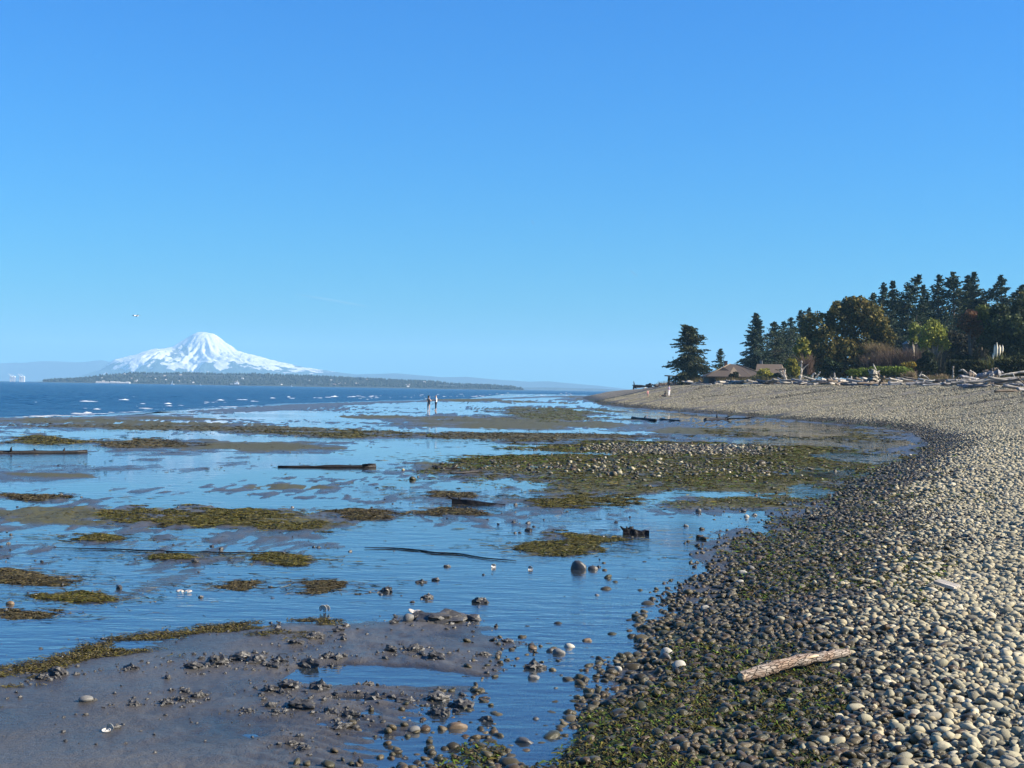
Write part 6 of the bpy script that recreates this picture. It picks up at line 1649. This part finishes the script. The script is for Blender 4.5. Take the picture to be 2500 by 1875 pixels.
person(g5, R(-70), 1.66, dict(pelvis=(0, 0, .12), waist=(0, .02, .26), chest=(0, .02, .46), neck=(0, 0, .66), head0=(0, -.03, .76), head=(0, -.05, .83), crown=(0, -.03, .90), shL=(.16, 0, .60), elL=(.24, -.12, .38), wrL=(.18, -.34, .34), haL=(.16, -.42, .34), shR=(-.16, 0, .60), elR=(-.24, .14, .36), wrR=(-.24, .24, .12), haR=(-.24, .28, .04), hiL=(.09, -.05, .12), knL=(.11, -.46, .24), anL=(.10, -.86, .07), toL=(.10, -.96, .16), hiR=(-.09, -.05, .12), knR=(-.11, -.46, .20), anR=(-.10, -.88, .07), toR=(-.10, -.98, .16)),
       [('jacket', M_black, [('waist', (.16, .13)), ('chest', (.18, .14)), ('shL', .085), ('elL', .075), ('wrL', .055), ('shR', .085), ('elR', .075), ('wrR', .055)], [(0, 1), (1, 2), (2, 3), (3, 4), (1, 5), (5, 6), (6, 7)]), ('trousers', M_black, [('pelvis', .15), ('hiL', .12), ('knL', .09), ('anL', .06), ('hiR', .12), ('knR', .09), ('anR', .06)], [(0, 1), (1, 2), (2, 3), (0, 4), (4, 5), (5, 6)])],
       'seated person in black with legs stretched out on the shingle')

# ------------------------------------------------------------------ gull, boats, cranes, far houses, surf, contrails
b = at(333, 771, 150); root = link('gull', None, None, b, (0, 0, R(-35)))
M_gull = pm('gull_white', (0.75, 0.76, 0.78)); M_gullg = pm('gull_grey', (0.22, 0.24, 0.27))
G().tube([(0, .28, 0), (0, .15, .01), (0, 0, 0), (0, -.16, 0), (0, -.24, .01)], [.02, .06, .085, .06, .03], 8).build('body', M_gull, root)
G().tube([(0, -.22, .01), (0, -.29, .015), (0, -.33, .01)], [.045, .045, .012], 7).build('head', M_gull, root)
for s_ in (-1, 1):
    V = [(s_ * .05, -.10, .03), (s_ * .05, .10, .02), (s_ * .35, -.14, .10), (s_ * .35, .06, .09), (s_ * .68, .02, .03), (s_ * .64, .10, .02)]
    V2 = [(x, y, z - .018) for x, y, z in V]
    prism(V + V2, [(0, 1, 3, 2), (2, 3, 5, 4), (6, 8, 9, 7), (8, 10, 11, 9), (0, 2, 8, 6), (2, 4, 10, 8), (4, 5, 11, 10), (5, 3, 9, 11), (3, 1, 7, 9), (1, 0, 6, 7)], 'wing', M_gullg, root)
tag(root, 'grey-winged gull gliding in the sky above the mountain', 'bird')

M_hullw = pm('white_paint', (0.78, 0.78, 0.76)); M_hulld = pm('dark_hull', (0.05, 0.06, 0.08)); M_sail = pm('sail_cloth', (0.8, 0.8, 0.78))
def hull(L, W, H, name, mat, parent):
    n_ = 9; V = []
    for i in range(n_):
        f = i / (n_ - 1); w = W * (1 - (2 * f - 1) ** 4 * .9) if f < .5 else W * (1 - (2 * f - 1) ** 2.2)
        w = max(w, .02); z = H * (1 + .35 * max(0, f - .6) / .4)
        V += [((f - .5) * L, -w / 2, z), ((f - .5) * L, w / 2, z), ((f - .5) * L, w * .3, -.5), ((f - .5) * L, -w * .3, -.5)]
    Q = [(i * 4 + k, i * 4 + (k + 1) % 4, i * 4 + 4 + (k + 1) % 4, i * 4 + 4 + k) for i in range(n_ - 1) for k in range(4)] + [(3, 2, 1, 0), tuple(4 * (n_ - 1) + k for k in range(4))]
    return prism(V, Q, name, mat, parent)
D = 2900.0
s_ = D / F
root = link('ship', None, None, (x_at(572, D), D, 0))
hull(28 * s_, 6 * s_, 3.0 * s_, 'hull', M_hulld, root)
G().box((0, -2 * s_, 3 * s_), (11 * s_, 2 * s_, 7 * s_)).build('superstructure', M_hullw, root, False)
G().box((5 * s_, -1.4 * s_, 7.003 * s_), (9 * s_, 1.4 * s_, 9.5 * s_)).build('bridge', M_hullw, root, False)
G().tube([(7 * s_, 0, 9.5 * s_), (7 * s_, 0, 14 * s_)], [.35 * s_, .2 * s_], 6).build('mast', M_hullw, root)
G().box((-10 * s_, -1.6 * s_, 3 * s_), (-3 * s_, 1.6 * s_, 4.6 * s_)).build('deck_cargo', M_hullw, root, False)
tag(root, 'small white-topped ship under the wooded headland', 'ship')
for (px, hpx, lab) in ((421, 11, 'tall white sailboat below the snow mountain'), (489, 5, 'tiny sailboat between the tall sailboat and the ship'), (712, 5, 'tiny white boat beyond the ship')):
    root = link('sailboat', None, None, (x_at(px, D), D, 0)); hh = hpx * s_
    hull(hh * .8, hh * .2, hh * .12, 'hull', M_hullw, root)
    G().tube([(0, 0, hh * .1), (0, 0, hh)], [.12 * s_, .08 * s_], 5).build('mast', M_hullw, root)
    prism([(0.05, 0, hh * .16), (-hh * .32, .1, hh * .18), (0.05, 0, hh * .97), (.05, .12, hh * .16), (-hh * .32, .22, hh * .18), (.05, .12, hh * .97)], [(0, 1, 2), (5, 4, 3), (0, 3, 4, 1), (1, 4, 5, 2), (2, 5, 3, 0)], 'sail', M_sail, root)
    tag(root, lab, 'boat')
D = 3110.0; s_ = D / F
for q, (px, lab) in enumerate(((27, 'first white port crane on the far shore'), (34, 'second white port crane on the far shore'), (50, 'third white port crane on the far shore'), (57, 'last white port crane before the headland'))):
    root = link('port_crane', None, None, (x_at(px, D), D, 0))
    for dx in (-2, 2):
        for dy in (-2, 2):
            G().box((dx * s_ - .5, dy * s_ - .5, -1), (dx * s_ + .5, dy * s_ + .5, 12 * s_)).build('leg', M_hullw, root, False)
    G().box((-2.6 * s_, -2.6 * s_, 12 * s_), (2.6 * s_, 2.6 * s_, 13.5 * s_)).build('gantry', M_hullw, root, False)
    G().tube([(0, 0, 13.2 * s_), (-7 * s_, 0, 20 * s_)], [.5 * s_, .3 * s_], 5).build('boom', M_hullw, root)
    tag(root, lab, 'crane', 'port cranes')
rs = np.random.RandomState(71)
V = np.array([(-.5, -.4, 0), (.5, -.4, 0), (.5, .4, 0), (-.5, .4, 0), (-.5, -.4, .6), (.5, -.4, .6), (.5, .4, .6), (-.5, .4, .6), (-.5, 0, 1), (.5, 0, 1)])
FQ = [np.array([(0, 1, 5, 4), (2, 3, 7, 6), (4, 5, 9, 8), (6, 7, 8, 9), (0, 3, 2, 1)]), np.array([(1, 2, 6), (0, 4, 7)])]
FQ[0] = np.vstack([FQ[0]]); FT = np.array([(1, 2, 6), (1, 6, 5), (5, 6, 9), (0, 4, 7), (0, 7, 3), (4, 8, 7)])
HM = [mesh_data('far_house', V, [FQ[0], FT], pm('far_house_paint', c), False) for c in ((0.42, 0.41, 0.39), (0.3, 0.27, 0.24), (0.22, 0.17, 0.15), (0.34, 0.35, 0.37))]
for q in range(48):
    a = rs.uniform(190, 1050); i_ = np.interp(a, xs_h, np.arange(len(xs_h))); j_ = rs.beta(1.2, 2.0) * 9
    x = np.interp(i_, np.arange(len(wx_h)), wx_h); y = np.interp(j_, np.arange(len(ys_h)), ys_h)
    z = ZZ_h[int(i_), int(j_)]
    if z < 0.5: continue
    w = rs.uniform(4, 7) if a > 520 else rs.uniform(3.5, 6)
    o = link('far_house', HM[rs.randint(0, 4)], None, (x, y - 3, z + 2.5), (0, 0, rs.normal(0, .5))); o.scale = (w, w * .8, w * .55)
    tag(o, 'tiny house on the wooded headland ' + ('below the snow mountain' if a < 560 else 'between the ship and the low far shore' if a > 620 else 'just above the ship'), 'house', 'far houses on the headland')
for q, a in enumerate((240, 252, 262, 275, 288, 300, 312)):
    o = link('shore_building', HM[0], None, (x_at(a, 3115), 3115, -.5), (0, 0, 0)); o.scale = (rs.uniform(7, 12), 8, rs.uniform(4, 5.5))
    tag(o, 'low white building on the far shoreline under the headland', 'building', 'white buildings along the far shore')

# white surf, one mass
M_foam = Mat('foam').set(Base_Color=(0.62, 0.63, 0.64, 1), Roughness=0.9).m
g = G(); rs = np.random.RandomState(81)
def foam(px, py, wpx, hpx, z=-0.03):
    c = on_z(px, py, z); d = c.y; W = wpx / F * d; H = hpx / F * d
    n_ = max(6, int(W / .25))
    t = np.linspace(-.5, .5, n_)
    env = np.cos(t * math.pi) ** .6
    hh = H * 0.5 * env * (0.35 + 0.65 * np.abs(fbm(t * W * 1.3 + px, t * 0 + py, 3, 301)) * 1.6)
    yy = c.y + 0.25 * W * (t ** 2) + .3 * fbm(t * W * .7 + px, t * 0, 2, 303)
    P = []
    for i in range(n_):
        for (oy, oz) in ((-.35, .0), (-.22, .75), (0, 1.0), (.35, .55), (.9, 0)):
            P.append((c.x + t[i] * W, yy[i] + oy * max(H * 3, .25), z - .02 + oz * hh[i] * rs.uniform(.7, 1.2) + .02))
    Q = [(i * 5 + k, i * 5 + 5 + k, i * 5 + 6 + k, i * 5 + 1 + k) for i in range(n_ - 1) for k in range(4)]
    g.add(P, Q)
for a in ((215, 980, 40, 6), (303, 977, 30, 9), (190, 971, 9, 3), (200, 1010, 60, 5), (100, 1016, 60, 3), (215, 1008, 22, 7), (235, 999, 14, 6), (345, 986, 20, 4), (352, 997, 36, 5), (410, 986, 18, 6), (402, 977, 9, 3), (430, 976, 12, 4), (412, 991, 16, 4), (440, 990, 20, 2), (500, 982, 22, 3), (538, 977, 18, 5), (525, 981, 14, 2), (590, 976, 32, 3), (620, 980, 20, 3), (665, 972, 12, 4), (705, 970, 14, 6), (718, 973, 26, 4), (775, 972, 28, 4), (560, 993, 56, 2.5), (800, 970, 14, 3), (818, 969, 24, 6), (870, 969, 44, 4), (905, 968, 14, 3)):
    foam(*a)
for q in range(110):
    px = rs.uniform(840, 1400); foam(px, np.interp(px, [840, 1400], [971, 966]) + rs.normal(0, 2.4) - 2, rs.uniform(3, 12), rs.uniform(.6, 1.7))
for q in range(22):
    px = rs.uniform(0, 800); foam(px, rs.uniform(966, 1000), rs.uniform(3, 12), rs.uniform(.6, 2))
for px in range(-20, 340, 17):
    foam(px, np.interp(px, [0, 180, 330], [1021, 1013, 1004]) + rs.normal(0, .8), 26, 1.6)
tag(g.build('sea_foam', M_foam), 'white surf breaking along the edge of the tide', 'surf', None, 'stuff')
# contrails
mt = Mat('contrail'); mt.N.remove(mt.p)
df = mt.node('ShaderNodeBsdfDiffuse'); df.inputs['Color'].default_value = (.9, .9, .9, 1); tr = mt.node('ShaderNodeBsdfTransparent'); mx = mt.node('ShaderNodeMixShader'); mx.inputs[0].default_value = .07
mt.L.new(tr.outputs[0], mx.inputs[1]); mt.L.new(df.outputs[0], mx.inputs[2]); mt.L.new(mx.outputs[0], mt.out.inputs['Surface'])
for (p0, p1, r, lab) in (((718, 717), (905, 750), 16, 'faint long contrail in the sky between mountain and point'), ((1536, 659), (1558, 675), 12, 'faint short contrail above the lone fir'), ((1297, 537), (1304, 548), 10, 'faint shortest contrail high in the sky')):
    a, c = at(*p0, 24000), at(*p1, 24000); m_ = (a + c) / 2
    o = G().tube([a - m_, (a - m_) * .4 + Vector((0, 0, 3)), (c - m_) * .4, c - m_], [2, r, r, 2], 8).build('contrail', mt.m, None, True, m_)
    tag(o, lab, 'contrail')
